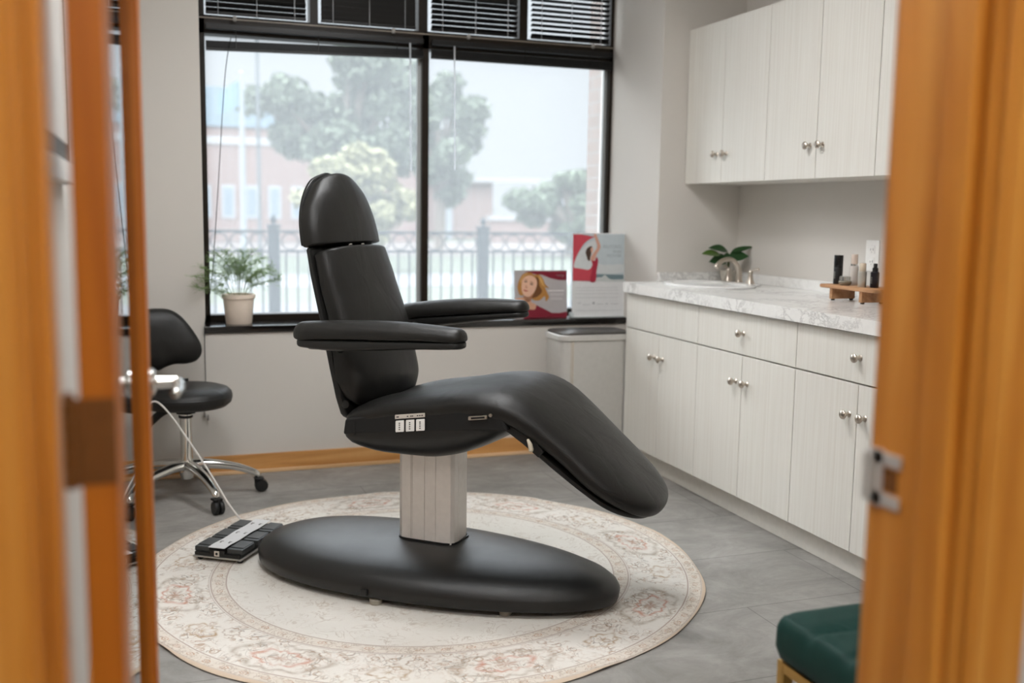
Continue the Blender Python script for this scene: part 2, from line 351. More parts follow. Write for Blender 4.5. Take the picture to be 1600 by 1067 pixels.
def pad(path, width, thick, side=1, ends=(.08, .08), nt_=2.3, nb=3.2, M_=44, n=36, ve=(0, 0), endpow=2.0, tf=.55):
    """upholstered pad swept along a (u,z) centre line of its outer face.
       width/thick are callables of 0..1; ends = rounding lengths; side = which way the outer face looks"""
    P = [Vector((p[0], 0, p[1])) for p in path]; P, _ = catmull(P, [0]*len(P), 12)
    Ls = [0]
    for i in range(1, len(P)): Ls.append(Ls[-1]+(P[i]-P[i-1]).length)
    T = Ls[-1]
    def at(s):
        for i in range(1, len(P)):
            if Ls[i] >= s-1e-9: break
        q = (s-Ls[i-1])/max(Ls[i]-Ls[i-1], 1e-9); return P[i-1].lerp(P[i], q)
    rings = []
    for i in range(M_+1):
        s = T*(.5-.5*math.cos(PI*i/M_)); p = at(s); e = T*.012
        tg = (at(min(s+e, T))-at(max(s-e, 0))).normalized(); nn = Vector((-tg.z, 0, tg.x))*side
        q = s/T; w_ = width(q); h = thick(q); k = 1; kt = 1
        for d, r in ((s, ends[0]), (T-s, ends[1])):
            if r > 0 and d < r:
                k_ = max(1-((r-d)/r)**endpow, 0)**(1/endpow); k *= max(k_, .03)
            rt = min(r, h*.7)
            if r > 0 and d < rt: kt *= max(math.sqrt(max(1-((rt-d)/rt)**2, 0)), .05)
        w_ *= k; up = h*tf*kt; dn = h*(1-tf)*kt; c = p-nn*h*tf
        ring = []
        for j in range(n):
            t = 2*PI*j/n; cs, sn = math.cos(t), math.sin(t); nn_ = nt_ if sn > 0 else nb
            vx = w_*math.copysign(abs(cs)**(2/nn_), cs); hz = (up if sn > 0 else dn)*math.copysign(abs(sn)**(2/nn_), sn)
            ring.append(c+nn*hz+Vector((0, vx, 0)))
        rings.append(ring)
    return B().loft(rings)
def lin(*pts):
    def g(q):
        for (a, va), (b, vb) in zip(pts, pts[1:]):
            if q <= b:
                t = (q-a)/(b-a) if b > a else 0; t = t*t*(3-2*t); return va+(vb-va)*t
        return pts[-1][1]
    return g

# ================================================================== ROOM SHELL
XL, XW, YC, YW, YF = -.16, 2.943, 4.665, 5.0, 5.25      # left wall, cabinet wall, column face, window wall, window frame
XC = 2.472; CEIL = 2.74; YD0, YD1 = .875, 1.03          # column side, ceiling, door wall
struct('floor', B().box(-2.6, 3.4, -1.6, 5.45, -.05, 0), FLOOR, smooth=False)
struct('ceiling', B().box(-2.6, 3.4, -1.6, 5.45, CEIL, CEIL+.06), CEILM, smooth=False)
struct('wall_left', B().box(XL-.12, XL, YD1, 5.45, 0, CEIL), WALL, smooth=False)
struct('wall_right', B().box(XW, XW+.12, -1.6, 5.45, 0, CEIL), WALL, smooth=False)
b = B().box(XL, .262, YW, 5.4, 0, CEIL).box(.262, XC, YW, 5.4, 0, .688).box(.262, XC, YW, 5.4, 2.56, CEIL)
struct('wall_back', b, WALL, smooth=False)
struct('wall_column', B().box(XC, XW, YC, 5.4, 0, CEIL), WALL, smooth=False)
# wall with the doorway the camera looks through
JL, JR = -.083, .863
b = B().box(-2.6, JL-.02, YD0, YD1, 0, CEIL).box(JR+.02, XW, YD0, YD1, 0, CEIL).box(JL-.02, JR+.02, YD0, YD1, 2.12, CEIL)
struct('wall_front', b, WALL, smooth=False)
struct('wall_hallway', B().box(-2.6, 3.0, -1.6, -1.5, 0, CEIL).box(-2.6, -2.5, -1.5, YD0, 0, CEIL), WALL, smooth=False)
# jambs, stops and casings
for side in (0, 1):
    if side == 0: f = lambda x: JL-x
    else: f = lambda x: JR+x
    def bx(bb, a, c, y0, y1, z1=2.1): x = sorted((f(a), f(c))); bb.box(x[0], x[1], y0, y1, 0, z1, .003)
    bb = B(); bx(bb, 0, .02, YD0, YD1)
    j = struct('trim_%d' % (side+1), bb, WOOD)
    j['label'] = ('orange fir door jamb', 'orange fir door jamb with strike plate')[side]
    bb = B(); bx(bb, -.012, 0, YD0+.018, YD0+.062); obj('door_stop', bb, WOOD, j)
    bb = B(); bx(bb, .006, .086, YD0-.018, YD0); bx(bb, .012, .078, YD0-.024, YD0-.016); obj('casing', bb, WOOD, j)
    bb = B(); bx(bb, .006, .07 if side == 0 else .09, YD1, YD1+.014); obj('casing', bb, WOOD, j)
    if side == 1:
        bb = B()
        zc = .957
        bb.box(JR-.0025, JR, YD1-.052, YD1-.004, zc+.018, zc+.034).box(JR-.0025, JR, YD1-.052, YD1-.004, zc-.034, zc-.018)
        bb.box(JR-.0025, JR, YD1-.02, YD1+.006, zc-.036, zc+.036).box(JR-.010, JR+.004, YD1+.001, YD1+.006, zc-.03, zc+.03)
        o = obj('strike_plate', bb, STEEL, j, smooth=False); o['label'] = 'steel strike plate'
        obj('latch_hole', B().box(JR-.001, JR+.001, YD1-.046, YD1-.022, zc-.014, zc+.014), BRONZE, j, smooth=False)
struct('trim_3', B().box(JL-.02, JR+.02, YD0, YD1, 2.1, 2.12).box(JL-.09, JR+.09, YD0-.018, YD0, 2.1, 2.17), WOOD)
# baseboards
for nm, b2, b3 in (('baseboard_back', B().box(XL+.015, XC, YW-.014, YW, 0, .092, .003), B().box(XL+.015, XC, YW-.028, YW-.013, 0, .018, .004)),
                   ('baseboard_left', B().box(XL, XL+.014, YD1+.02, YW, 0, .092, .003), B().box(XL+.013, XL+.028, YD1+.02, YW, 0, .018, .004)),
                   ('baseboard_right', B().box(XW-.014, XW, YD1, 2.47, 0, .092, .003), B().box(XW-.028, XW-.013, YD1, 2.47, 0, .018, .004))):
    o = struct(nm, b2, WOODB); obj('shoe_moulding', b3, WOODL, o)

# ------------------------------------------------------------------ window
win = struct('window_1', B().box(.262, .300, YF, YF+.09, .724, 2.56).box(2.452, XC, YF, YF+.09, .724, 2.56)
             .box(.262, XC, YF, YF+.09, .724, .752).box(.262, XC, YF, YF+.09, 2.118, 2.205).box(.262, XC, YF, YF+.09, 2.52, 2.56)
             .box(1.383, 1.418, YF, YF+.09, .724, 2.205)
             .box(.806, .846, YF, YF+.09, 2.205, 2.52).box(1.362, 1.410, YF, YF+.09, 2.205, 2.52).box(1.916, 1.962, YF, YF+.09, 2.205, 2.52), FRAME, smooth=False)
obj('glass', B().box(.298, 1.385, YF+.06, YF+.064, .75, 2.12), WGLASS, win, smooth=False)
obj('glass', B().box(1.416, 2.454, YF+.06, YF+.064, .75, 2.12), WGLASS, win, smooth=False)
for a, c in ((.298, .808), (.844, 1.364), (1.408, 1.918), (1.96, 2.454)):
    obj('glass', B().box(a, c, YF+.06, YF+.064, 2.2, 2.522), WGLASS, win, smooth=False)
obj('lit_side_strip', B().box(1.364, 1.383, YF+.03, YF+.05, .752, 2.118), M('pale_lit_frame_side', L(176, 180, 180), .4, .3), win, smooth=False)  # added light grey strip, imitates the sky-lit side of the dark mullion
obj('lit_side_strip', B().box(2.434, 2.452, YF+.03, YF+.05, .752, 2.118), M('pale_lit_frame_side', L(176, 180, 180), .4, .3), win, smooth=False)  # same added strip, sky light put into the colour at the right frame
sill = struct('trim_4', B().box(.255, XC, YW-.012, YF+.01, .690, .724, .004), SILL); sill['label'] = 'glossy black window sill'
sb = B().box(.262, 2.47, YF-.006, YF, 2.188, 2.194)
obj('trim_bead', sb, M('pale_transom_line', L(150, 140, 126), .4), win, smooth=False)  # thin pale strip along the front of the transom bar

# ================================================================== BLINDS
def blind(x0, x1, ztop, zbot, tilts, label, crooked=0.0, stack=False, clip=None):
    t = thing('venetian_blind', label, 'blind', (0, 0, 0), 0, None)
    y = YF-.028
    if stack:
        obj('headrail', B().box(x0, x1, y-.02, y+.02, ztop-.026, ztop, .002), SLAT, t)
        n = 13; bb = B()
        for i in range(n):
            z = zbot+.012+i*.0026
            bb.add([(x0, y-.013, z+crooked), (x1, y-.013, z), (x1, y+.013, z), (x0, y+.013, z+crooked), (x0, y-.013, z+crooked+.0014), (x1, y-.013, z+.0014), (x1, y+.013, z+.0014), (x0, y+.013, z+crooked+.0014)],
                   [(0, 1, 2, 3), (4, 5, 6, 7), (0, 1, 5, 4), (3, 2, 6, 7), (1, 2, 6, 5), (0, 3, 7, 4)])
        obj('slats', bb, SLAT, t, smooth=False)
        obj('bottom_rail', B().add([(x0, y-.013, zbot+crooked), (x1, y-.013, zbot), (x1, y+.013, zbot), (x0, y+.013, zbot+crooked), (x0, y-.013, zbot+.011+crooked), (x1, y-.013, zbot+.011), (x1, y+.013, zbot+.011), (x0, y+.013, zbot+.011+crooked)],
                   [(3, 2, 1, 0), (4, 5, 6, 7), (0, 1, 5, 4), (3, 7, 6, 2), (1, 2, 6, 5), (0, 4, 7, 3)]), SLAT, t, smooth=False)
        for k in (.13, .5, .87):
            x = x0+(x1-x0)*k; obj('ladder_cord', B().box(x-.002, x+.002, y-.0145, y-.0135, zbot+crooked*(1-k), ztop), SLAT, t, smooth=False)
        return t
    obj('headrail', B().box(x0, x1, y-.02, y+.02, ztop-.026, ztop, .002), SLAT, t)
    bb = B(); z = zbot+.018; i = 0; nslat = int((ztop-.04-z)/.026)
    for i in range(nslat):
        zz = z+i*.026; a = tilts(i/nslat, i); dy, dz = .0135*math.cos(a), .0135*math.sin(a); th = .0006
        bb.add([(x0, y-dy, zz-dz), (x1, y-dy, zz-dz), (x1, y+dy, zz+dz), (x0, y+dy, zz+dz), (x0, y-dy, zz-dz+th*2), (x1, y-dy, zz-dz+th*2), (x1, y+dy, zz+dz+th*2), (x0, y+dy, zz+dz+th*2)],
               [(3, 2, 1, 0), (4, 5, 6, 7), (0, 1, 5, 4), (3, 7, 6, 2), (1, 2, 6, 5), (0, 4, 7, 3)])
    obj('slats', bb, SLAT, t, smooth=False)
    obj('bottom_rail', B().box(x0, x1, y-.012, y+.012, zbot, zbot+.012, .002), SLAT, t)
    for k in (.12, .5, .88):
        x = x0+(x1-x0)*k; obj('ladder_cord', B().box(x-.0016, x+.0016, y-.0155, y-.0145, zbot, ztop), WAND, t, smooth=False)
    if clip: obj('hold_down_clip', B().box(clip-.008, clip+.008, y-.02, y-.008, zbot-.03, zbot-.006, .002), GREYM, t)
    return t
R_ = math.radians
blind(.306, .782, 2.52, 2.206, lambda q, i: R_(-66) if i > 2 else R_(-48), 'black venetian blind closed over the leftmost small upper window light', clip=.44)
blind(.856, 1.338, 2.52, 2.206, lambda q, i: R_(-76), 'black venetian blind shut tight over the second upper light from the left', clip=1.22)
blind(1.422, 1.892, 2.52, 2.206, lambda q, i: R_(-42) if i < 6 else R_(-55), 'black venetian blind part open over the third upper light from the left', clip=1.62)
blind(1.972, 2.428, 2.52, 2.206, lambda q, i: R_(-24), 'black venetian blind fully open over the rightmost upper light', clip=2.33)
blind(.304, 1.378, 2.160, 2.062, None, 'black venetian blind raised in a crooked stack over the large left window', -.028, True)
blind(1.423, 2.445, 2.160, 2.066, None, 'black venetian blind raised in a level stack over the large right window', .0, True)
for x, z0, z1, lb in ((1.30, 1.49, 2.13, 'clear tilt wand hanging in the large left window beside the mullion'), (1.535, 1.50, 2.13, 'clear tilt wand hanging in the large right window near the mullion')):
    tag(obj('tilt_wand', B().tube([(x, YF-.07, z1), (x+.002, YF-.075, (z0+z1)/2), (x+.004, YF-.078, z0)], .0042, 8), WAND), lb, 'blind wand')
bc = thing('blind_cord', 'thin dark blind cord draped over the left end of the sill down to its tassels', 'cord', (.31, YW, 1.0))
bc.location = (0, 0, 0)
obj('cord', B().tube([(.42, YF-.055, 2.10), (.385, YF-.08, 1.9), (.34, YF-.1, 1.35), (.302, YF-.15, .95), (.268, YW-.018, .80), (.256, YW-.018, .70), (.256, YW-.01, .5), (.256, YW-.008, .36)], .0022, 6), SLAT, bc)
obj('cord', B().tube([(.256, YW-.008, .36), (.250, YW-.009, .325), (.249, YW-.01, .30)], .0018, 6), SLAT, bc)
for dx in (-.007, .009): obj('tassel', B().lathe([(.002, .025), (.005, .018), (.006, 0), (.004, -.004)], (.256+dx, YW-.012, .285-dx), n=10), GREYM, bc)

# ================================================================== DOOR (open, seen edge-on)
dl = .9; th_ = math.atan2(.9, .036)
door = struct('door_1', B().box(0, .112, -.0175, .0175, .01, 2.07, .002).box(dl-.112, dl, -.0175, .0175, .01, 2.07, .002)
              .box(.11, dl-.11, -.0175, .0175, .01, .25, .002).box(.11, dl-.11, -.0175, .0175, 1.95, 2.07, .002), WOODD)
door.location = (-.0495, 1.1, 0); door.rotation_euler = (0, 0, th_)
door['label'] = 'orange wooden glazed door standing open'
obj('glass', B().box(.108, dl-.108, -.003, .003, .245, 1.955), DGLASS, door, smooth=False)
bead = B()
for s in (-1, 1):
    y0, y1 = sorted((s*.003, s*.011))
    bead.box(.108, .122, y0, y1, .245, 1.955).box(dl-.122, dl-.108, y0, y1, .245, 1.955).box(.12, dl-.12, y0, y1, .245, .262).box(.12, dl-.12, y0, y1, 1.938, 1.955)
obj('glazing_bead', bead, WOODD, door, smooth=False)
for zc in (1.042, .27, 1.86):
    h = obj('hinge', B().box(-.002, .0005, -.0175, .0165, zc-.045, zc+.045), BRONZE, door, smooth=False)
    kb = B()
    for i in range(5): kb.lathe([(.0062, zc-.045+i*.018), (.0062, zc-.045+i*.018+.0172)], (-.010, .026, 0), n=14)
    kb.lathe([(.004, zc+.045), (.0065, zc+.046), (.004, zc+.053)], (-.010, .026, 0), n=12).box(-.006, 0, .0155, .028, zc-.045, zc+.045)
    obj('knuckle', kb, BRONZE, h)
    obj('screw', B().lathe([(.004, -.0035), (.0045, -.002)], (0, -.004, zc+.028), 'x', 10).lathe([(.004, -.0035), (.0045, -.002)], (0, -.004, zc-.028), 'x', 10), BRONZE, h)
for s in (-1, 1):     # lever on both faces; local -y faces the cabinets
    hx = dl-.062; zc = .965
    hb = B().lathe([(.001, .0), (.026, .0), (.026, .006), (.022, .01), (.012, .012), (.0105, .05), (.001, .052)], (0, 0, 0), 'y', 24)
    hb.xf(Matrix.Translation((hx, s*.0175, zc)) @ Matrix.Rotation(0 if s > 0 else PI, 4, 'Z'))
    hd = obj('door_handle', hb, CHROME, door); hd['label'] = 'chrome lever handle'
    obj('lever', B().tube([(hx+.004, s*.066, zc), (hx-.02, s*.068, zc+.001), (hx-.06, s*.070, zc-.002), (hx-.105, s*.064, zc-.004)], [.010, .0105, .0095, .009], 12, flat=.8).sphere((hx-.105, s*.064, zc-.004), .009, 12), CHROME, hd)
# picture on the left wall
pic = thing('picture_frame', 'white framed picture hanging on the wall behind the open door', 'picture', (XL, 0, 0))
y0, y1, z0, z1 = 1.62, 2.37, 1.325, 2.05
fb = B().box(.001, .028, y0, y1, z0, z0+.04, .003).box(.001, .028, y0, y1, z1-.04, z1, .003).box(.001, .028, y0, y0+.04, z0+.04, z1-.04, .003).box(.001, .028, y1-.018, y1, z0+.04, z1-.04, .003)
obj('frame', fb, WHITE, pic)
obj('inner_frame', B().box(.003, .016, y0+.04, y1-.018, z0+.04, z1-.04), M('dark_inner_frame', L(70, 66, 62), .6), pic, smooth=False)
obj('print', B().box(.016, .0175, y0+.08, y1-.075, z0+.08, z1-.08), M('pale_art_print', L(200, 196, 190), .5), pic, smooth=False)

# ================================================================== CABINETS
XFACE = 2.31
def knob(parent, x, y, z):
    return obj('knob', B().lathe([(.001, 0), (.0105, 0), (.0115, .002), (.0075, .006), (.0055, .012), (.0065, .016), (.0125, .020), (.0158, .025), (.0155, .030), (.011, .0345), (.001, .036)], (x, y, z), '-x', 24), NICKEL, parent)
def door_panel(nm, parent, x, y0, y1, z0, z1):
    return obj(nm, B().box(x, x+.018, y0+.0016, y1-.0016, z0+.0016, z1-.0016, .0012), LAM, parent)
for i, (ys, lab) in enumerate((( (4.667, 3.947), 'pale laminate base cabinet under the sink, with plain false drawer front'),
                               ((3.947, 3.217), 'pale laminate base cabinet in the middle, between sink unit and tray end'),
                               ((3.217, 2.487), 'pale laminate base cabinet nearest the doorway, below the wooden tray'))):
    y1, y0 = ys; mid = (y0+y1)/2
    t = thing('base_cabinet', lab, 'cabinet', (0, 0, 0))
    obj('body', B().box(XFACE+.019, XW-.002, y0+.0005, y1-.0005, .104, .892), LAM, t, smooth=False)
    obj('toe_kick', B().box(2.378, 2.40, y0, y1, 0, .104), M('greige_toe_kick_board', L(228, 224, 216), .55), t, smooth=False)
    d = door_panel('drawer_front', t, XFACE, y0, y1, .714, .888)
    if i: knob(d, XFACE, mid, .803)
    for a, c, ky in ((y0, mid, mid-.042), (mid, y1, mid+.042)):
        d = door_panel('door', t, XFACE, a, c, .110, .711); knob(d, XFACE, ky, .598)
for i, (ys, lab) in enumerate((((4.662, 3.947), 'tall pale laminate wall cabinet at the corner above the sink'),
                               ((3.947, 3.213), 'tall pale laminate wall cabinet in the middle of the upper row'),
                               ((3.213, 2.48), 'tall pale laminate wall cabinet at the doorway end of the upper row'))):
    y1, y0 = ys; mid = (y0+3.947+.734 if 0 else (y0+y1)/2) if i else 4.314
    t = thing('wall_cabinet', lab, 'cabinet', (0, 0, 0)); X = 2.617
    obj('body', B().box(X+.019, XW-.001, y0+.0005, y1-.0005, 1.442, 2.205), LAM, t, smooth=False)
    for a, c, ky in ((y0, mid, mid-.042), (mid, y1, mid+.042)):
        d = door_panel('door', t, X, a, c, 1.440, 2.207); knob(d, X, ky, 1.577)
# countertop with sink cut-out, splashes
SC = (2.60, 4.355); SA, SB = .205, .265
def ell(a, b, n=48, c=SC): return [(c[0]+a*math.cos(2*PI*j/n), c[1]+b*math.sin(2*PI*j/n)) for j in range(n)]
X0, X1, Y0, Y1 = 2.285, XW-.001, 2.48, YC-.001
def outer(n=48):
    out = []
    for j in range(n):
        t = 2*PI*j/n; dx, dy = math.cos(t), math.sin(t); k = 1e9
        if dx > 1e-9: k = min(k, (X1-SC[0])/dx)
        if dx < -1e-9: k = min(k, (X0-SC[0])/dx)
        if dy > 1e-9: k = min(k, (Y1-SC[1])/dy)
        if dy < -1e-9: k = min(k, (4.0-SC[1])/dy)
        out.append((SC[0]+dx*k, SC[1]+dy*k))
    # snap corners
    for cx, cy in ((X0, Y1), (X1, Y1), (X0, 4.0), (X1, 4.0)):
        j = min(range(n), key=lambda q: (out[q][0]-cx)**2+(out[q][1]-cy)**2); out[j] = (cx, cy)
    return out
ct = B(); oi = ell(SA-.02, SB-.02); oo = outer()
ct.loft([[(x, y, .892) for x, y in oi], [(x, y, .942) for x, y in oi], [(x, y, .942) for x, y in oo], [(x, y, .892) for x, y in oo]], cap=False)
n = 48; ct.f += [(144+j, 144+(j+1) % n, (j+1) % n, j) for j in range(n)]
ct.box(X0, X1, Y0, 4.0, .892, .942)
cnt = tag(obj('countertop', ct, MARBLE, smooth=False), 'white grey-veined marble-look countertop along the base cabinets', 'countertop')
obj('backsplash', B().box(XW-.02, XW-.0005, Y0, YC-.0005, .942, .990, .002), MARBLE, cnt)
obj('backsplash', B().box(XC+.004, XW-.02, YC-.02, YC-.0005, .942, .990, .002), MARBLE, cnt)
# sink
sk = thing('sink', 'oval white drop-in sink set in the marble-look counter', 'sink', (0, 0, 0))
rings = []
for sa, z in ((.0, .943), (.002, .950), (-.006, .9535), (-.030, .952), (-.040, .945), (-.05, .92), (-.075, .86), (-.12, .82), (-.18, .815)):
    rings.append([(x, y, z) for x, y in ell(max(SA+sa, .02), max(SB+sa, .02))])
obj('basin', B().loft(rings), PORC, sk)
obj('faucet_deck', B().loft([[(x, y, z) for x, y in rrect(2.745-i, 2.852+i, 4.255-i, 4.545+i, .05, 6)] for z, i in ((.9435, .0), (.949, .0), (.952, -.005))]), PORC, sk)
obj('drain', B().lathe([(.001, .8165), (.02, .8165), (.021, .8175), (.001, .819)], (SC[0], SC[1], 0)), CHROME, sk)
# faucet
fx, fy, fz = 2.80, 4.405, .952
fa = thing('faucet', 'brushed nickel arched faucet with two lever handles behind the sink', 'faucet', (fx, fy, fz))
obj('spout', B().tube([(0, 0, 0), (0, 0, .012), (-.002, 0, .05), (-.016, 0, .088), (-.05, 0, .114), (-.09, 0, .112), (-.12, 0, .094), (-.134, 0, .076)], [.022, .017, .0145, .0135, .0125, .012, .0125, .0135], 16), NICKEL, fa)
for s in (-1, 1):
    h = obj('handle_base', B().lathe([(.001, 0), (.023, 0), (.022, .006), (.015, .022), (.011, .044), (.0125, .052), (.0125, .060), (.008, .067), (.001, .069)], (.0, s*.1, 0)), NICKEL, fa)
    obj('lever', B().tube([(0, s*.1, .062), (.004, s*.118, .067), (.010, s*.15, .073)], [.0065, .0055, .0075], 10).sphere((.010, s*.151, .073), .0085, 10), NICKEL, h)

# ------------------------------------------------------------------ leaf helper
def leaf_mesh(bb, base, direc, up, ln, wd, curl=.3, k=8, fold=.15):
    base, direc, up = Vector(base), Vector(direc).normalized(), Vector(up)
    sd = direc.cross(up).normalized(); up = sd.cross(direc).normalized(); rows = []
    for i in range(k+1):
        q = i/k; p = base+direc*(ln*q)-up*(curl*ln*q*q); hw = wd*.5*(math.sin(PI*min(q**.75, 1))**.9 if 0 < q < 1 else .02)
        rows.append([p-sd*hw+up*hw*fold, p-sd*hw*.5+up*hw*fold*.3, p-up*.0, p+sd*hw*.5+up*hw*fold*.3, p+sd*hw+up*hw*fold])
    top = bb; kk = len(top.v)
    th = up*.0008
    for off in (th, -th):
        for r in rows: top.v += [tuple(p+off) for p in r]
    n = (k+1)*5
    for i in range(k):
        for j in range(4):
            a = kk+i*5+j; top.f.append((a, a+1, a+6, a+5)); a += n; top.f.append((a+5, a+6, a+1, a))
    return bb
# plant behind the faucet
pl = thing('potted_plant', 'small broad-leaved green plant in a pale pot behind the faucet', 'plant', (2.84, 4.575, .942))
obj('pot', B().lathe([(.001, 0), (.030, 0), (.040, .05), (.042, .062), (.038, .062), (.036, .05), (.001, .048)]), M('pale_stone_pot', L(186, 180, 168), .6), pl)
for tip, ln, wd, m_, up, el in (((-.165, -.02, .125), .105, .052, LEAF2, (0, -.6, 1), .1), ((-.115, -.02, .165), .105, .05, LEAF, (.1, -.8, 1), .25), ((-.12, -.03, .085), .10, .055, LEAF, (0, -1, .5), .2),
                            ((.11, -.06, .165), .125, .036, LEAF, (0, -.6, 1), .1), ((.07, -.08, .115), .10, .056, LEAF, (0, -.9, .6), .15), ((-.06, -.05, .10), .07, .045, LEAF, (0, -.9, .6), .1)):
    tip = Vector(tip); d = Vector((tip.x, tip.y, tip.z*.35)).normalized(); d = (Vector((tip.x, tip.y*.5, (tip.z-.1)*.6))).normalized(); base = tip-d*ln
    obj('leaf', leaf_mesh(B(), base+Vector((0, 0, .03)), d, up, ln, wd*1.15, el), m_, pl)
    obj('stem', B().tube([(0, 0, .045), (base*.5+Vector((0, 0, .065))), base+Vector((0, 0, .03))], .0022, 6), STEMG, pl)

# outlet on the wall
ol = thing('wall_outlet', 'white rectangular power outlet on the wall above the wooden tray', 'outlet', (XW, 3.59, 1.122))
obj('cover_plate', B().box(-.006, 0, -.042, .042, -.066, .066, .002), WHITE, ol)
for z in (-.026, .026):
    r = obj('receptacle', B().box(-.0085, -.005, -.017, .017, z-.018, z+.018, .0015), WHITE, ol)
    obj('slots', B().box(-.0092, -.0084, -.009, -.007, z-.004, z+.007).box(-.0092, -.0084, .006, .008, z-.004, z+.005).box(-.0092, -.0084, -.0015, .0015, z-.012, z-.009), BLK, r, smooth=False)

# tray and bottles
tz = .942
tr = thing('wooden_tray', 'small footed wooden tray at the near end of the counter', 'tray', (2.725, 3.395, tz))
obj('board', B().loft([[(x, y, z) for x, y in rrect(-.068+i, .072-i, -.175+i, .175-i, .012, 4)] for z, i in ((.050, .003), (.053, 0), (.062, 0), (.065, .003))]), TRAYW, tr)
for y in (-.078, .108): obj('leg_board', B().box(-.056, .060, y-.009, y+.009, .006, .050, .002), TRAYW, tr)
for y in (-.078, .108):
    for x in (-.044, .048): obj('foot_pad', B().lathe([(.008, 0), (.008, .0065)], (x, y, 0), n=12), BLK, tr)
bz = tz+.065
ob = thing('tube_bottle', 'tall slim black bottle, leftmost on the wooden tray', 'bottle', (2.725, 3.535, bz))
obj('body', B().lathe([(.001, 0), (.0175, 0), (.0185, .002), (.0185, .066), (.0183, .0665)]), BLK, ob); obj('cap', B().lathe([(.0183, .067), (.0187, .068), (.0187, .118), (.018, .120), (.001, .120)]), M('glossy_black_cap', L(18, 18, 18), .18), ob)
lab = B()
for k in range(5): lab.box(-.0192, -.0187, -.006+.002*(k % 2), .004, .024+k*.006, .0265+k*.006)
obj('label_marks', lab, M('silver_print', L(150, 148, 140), .4), ob, smooth=False)
ob = thing('pump_bottle', 'clear and white airless bottle with silver collar, behind the glass jar on the tray', 'bottle', (2.765, 3.485, bz))
obj('body', B().lathe([(.001, 0), (.017, 0), (.018, .002), (.018, .074), (.014, .078), (.001, .078)]), M('milky_white_bottle', L(214, 208, 202), .15), ob)
obj('cap', B().lathe([(.013, .078), (.0135, .08), (.0135, .124), (.012, .126), (.001, .126)]), M('clear_pinkish_cap', L(210, 192, 178), .12, 0), ob)
obj('collar', B().lathe([(.0142, .078), (.0145, .082), (.0142, .086), (.012, .086)]), CHROME, ob)
ob = thing('cream_jar', 'low round clear glass jar with ribbed lid on the wooden tray', 'jar', (2.700, 3.455, bz))
obj('body', B().lathe([(.001, 0), (.018, 0), (.025, .006), (.027, .014), (.024, .019), (.001, .019)]), M('smoky_glass', L(140, 134, 120), .08, .3), ob)
lid = B()
lid.lathe([(.001, .0195), (.021, .0195), (.021, .036), (.019, .038), (.001, .038)], n=36)
for j in range(18): a = 2*PI*j/18; lid.lathe([(.0022, .02), (.0022, .036)], (.021*math.cos(a), .021*math.sin(a), 0), n=6)
obj('lid', lid, CHROME, ob)
ob = thing('serum_bottle', 'silver grey bottle with pale cap, right of the jar on the tray', 'bottle', (2.700, 3.350, bz))
obj('body', B().lathe([(.001, 0), (.016, 0), (.017, .002), (.017, .060), (.0165, .062), (.001, .062)]), M('satin_silver_bottle', L(188, 182, 172), .3, .6), ob)
obj('cap', B().lathe([(.0125, .063), (.013, .064), (.013, .094), (.012, .096), (.001, .096)]), M('pale_gold_cap', L(212, 196, 176), .25, .3), ob)
ob = thing('dropper_bottle', 'black spray bottle with narrow nozzle at the right end of the tray', 'bottle', (2.735, 3.318, bz))
obj('body', B().lathe([(.001, 0), (.0165, 0), (.0175, .002), (.0175, .060), (.013, .064), (.001, .064)]), M('dark_bottle', L(26, 24, 30), .3), ob)
obj('nozzle', B().lathe([(.0105, .064), (.011, .066), (.011, .078), (.0075, .080), (.0075, .094), (.0065, .096), (.001, .096)]), BLK, ob)
lab = B()
for k in range(4): lab.box(-.0182, -.0177, -.006, .005-.002*(k % 2), .018+k*.007, .0205+k*.007)
obj('label_marks', lab, M('silver_print', L(150, 148, 140), .4), ob, smooth=False)

# ================================================================== TRASH CAN
tb = thing('trash_can', 'tall rectangular stainless steel trash can between the window wall and the base cabinets', 'trash can', (2.16, 4.80, 0))
def rr(hx, hy, r): return rrect(-hx, hx, -hy, hy, r, 8)
obj('body', B().loft([[(x, y, z) for x, y in rr(.200, .125, .055)] for z in (.02, .64)]), STEEL, tb)
obj('base', B().loft([[(x, y, z) for x, y in rr(.194, .119, .052)] for z in (0, .022)]), BLK, tb)
obj('rim', B().loft([[(x, y, z) for x, y in rr(hx, hy, .058)] for z, hx, hy in ((.642, .204, .129), (.645, .208, .133), (.668, .208, .133), (.672, .204, .129))]), STEEL, tb)
obj('lid', B().loft([[(x, y, z) for x, y in rr(hx, hy, .05)] for z, hx, hy in ((.6725, .197, .122), (.680, .196, .121), (.684, .188, .113))]), STEELD, tb)
obj('corner_highlight', B().box(-.142, -.136, -.1268, -.1245, .02, .64).box(-.150, -.147, -.1262, -.124, .02, .64), M('bright_highlight_steel', L(216, 205, 192), .2, 1), tb, smooth=False)  # bright strips added as the vertical highlight on the rounded corner
obj('pedal', B().box(-.05, .05, -.155, -.12, .012, .024, .003), STEELD, tb)

# ================================================================== RUG
rb = B(); n = 160; rings = []
def rr_(a, r): return r*(1+.006*math.sin(3*a+1)+.004*math.sin(7*a)+.003*math.sin(13*a+2))
for r, z in ((.999, .0005), (1.004, .004), (.997, .008), (.93, .007), (.7, .0065), (.35, .0065), (.02, .0065)):
    rings.append([(rr_(2*PI*j/n, r)*math.cos(2*PI*j/n), rr_(2*PI*j/n, r)*math.sin(2*PI*j/n), z+(.004*max(0, math.sin(9*2*PI*j/n+.6))**6 if .99 < r else 0)) for j in range(n)])
rb.loft(rings)
rug = tag(obj('round_rug', rb, RUG), 'round cream rug with faded terracotta medallions on the grey floor', 'rug')
rug.location = (.917, 3.44, 0); rug.rotation_euler = (0, 0, math.radians(0))

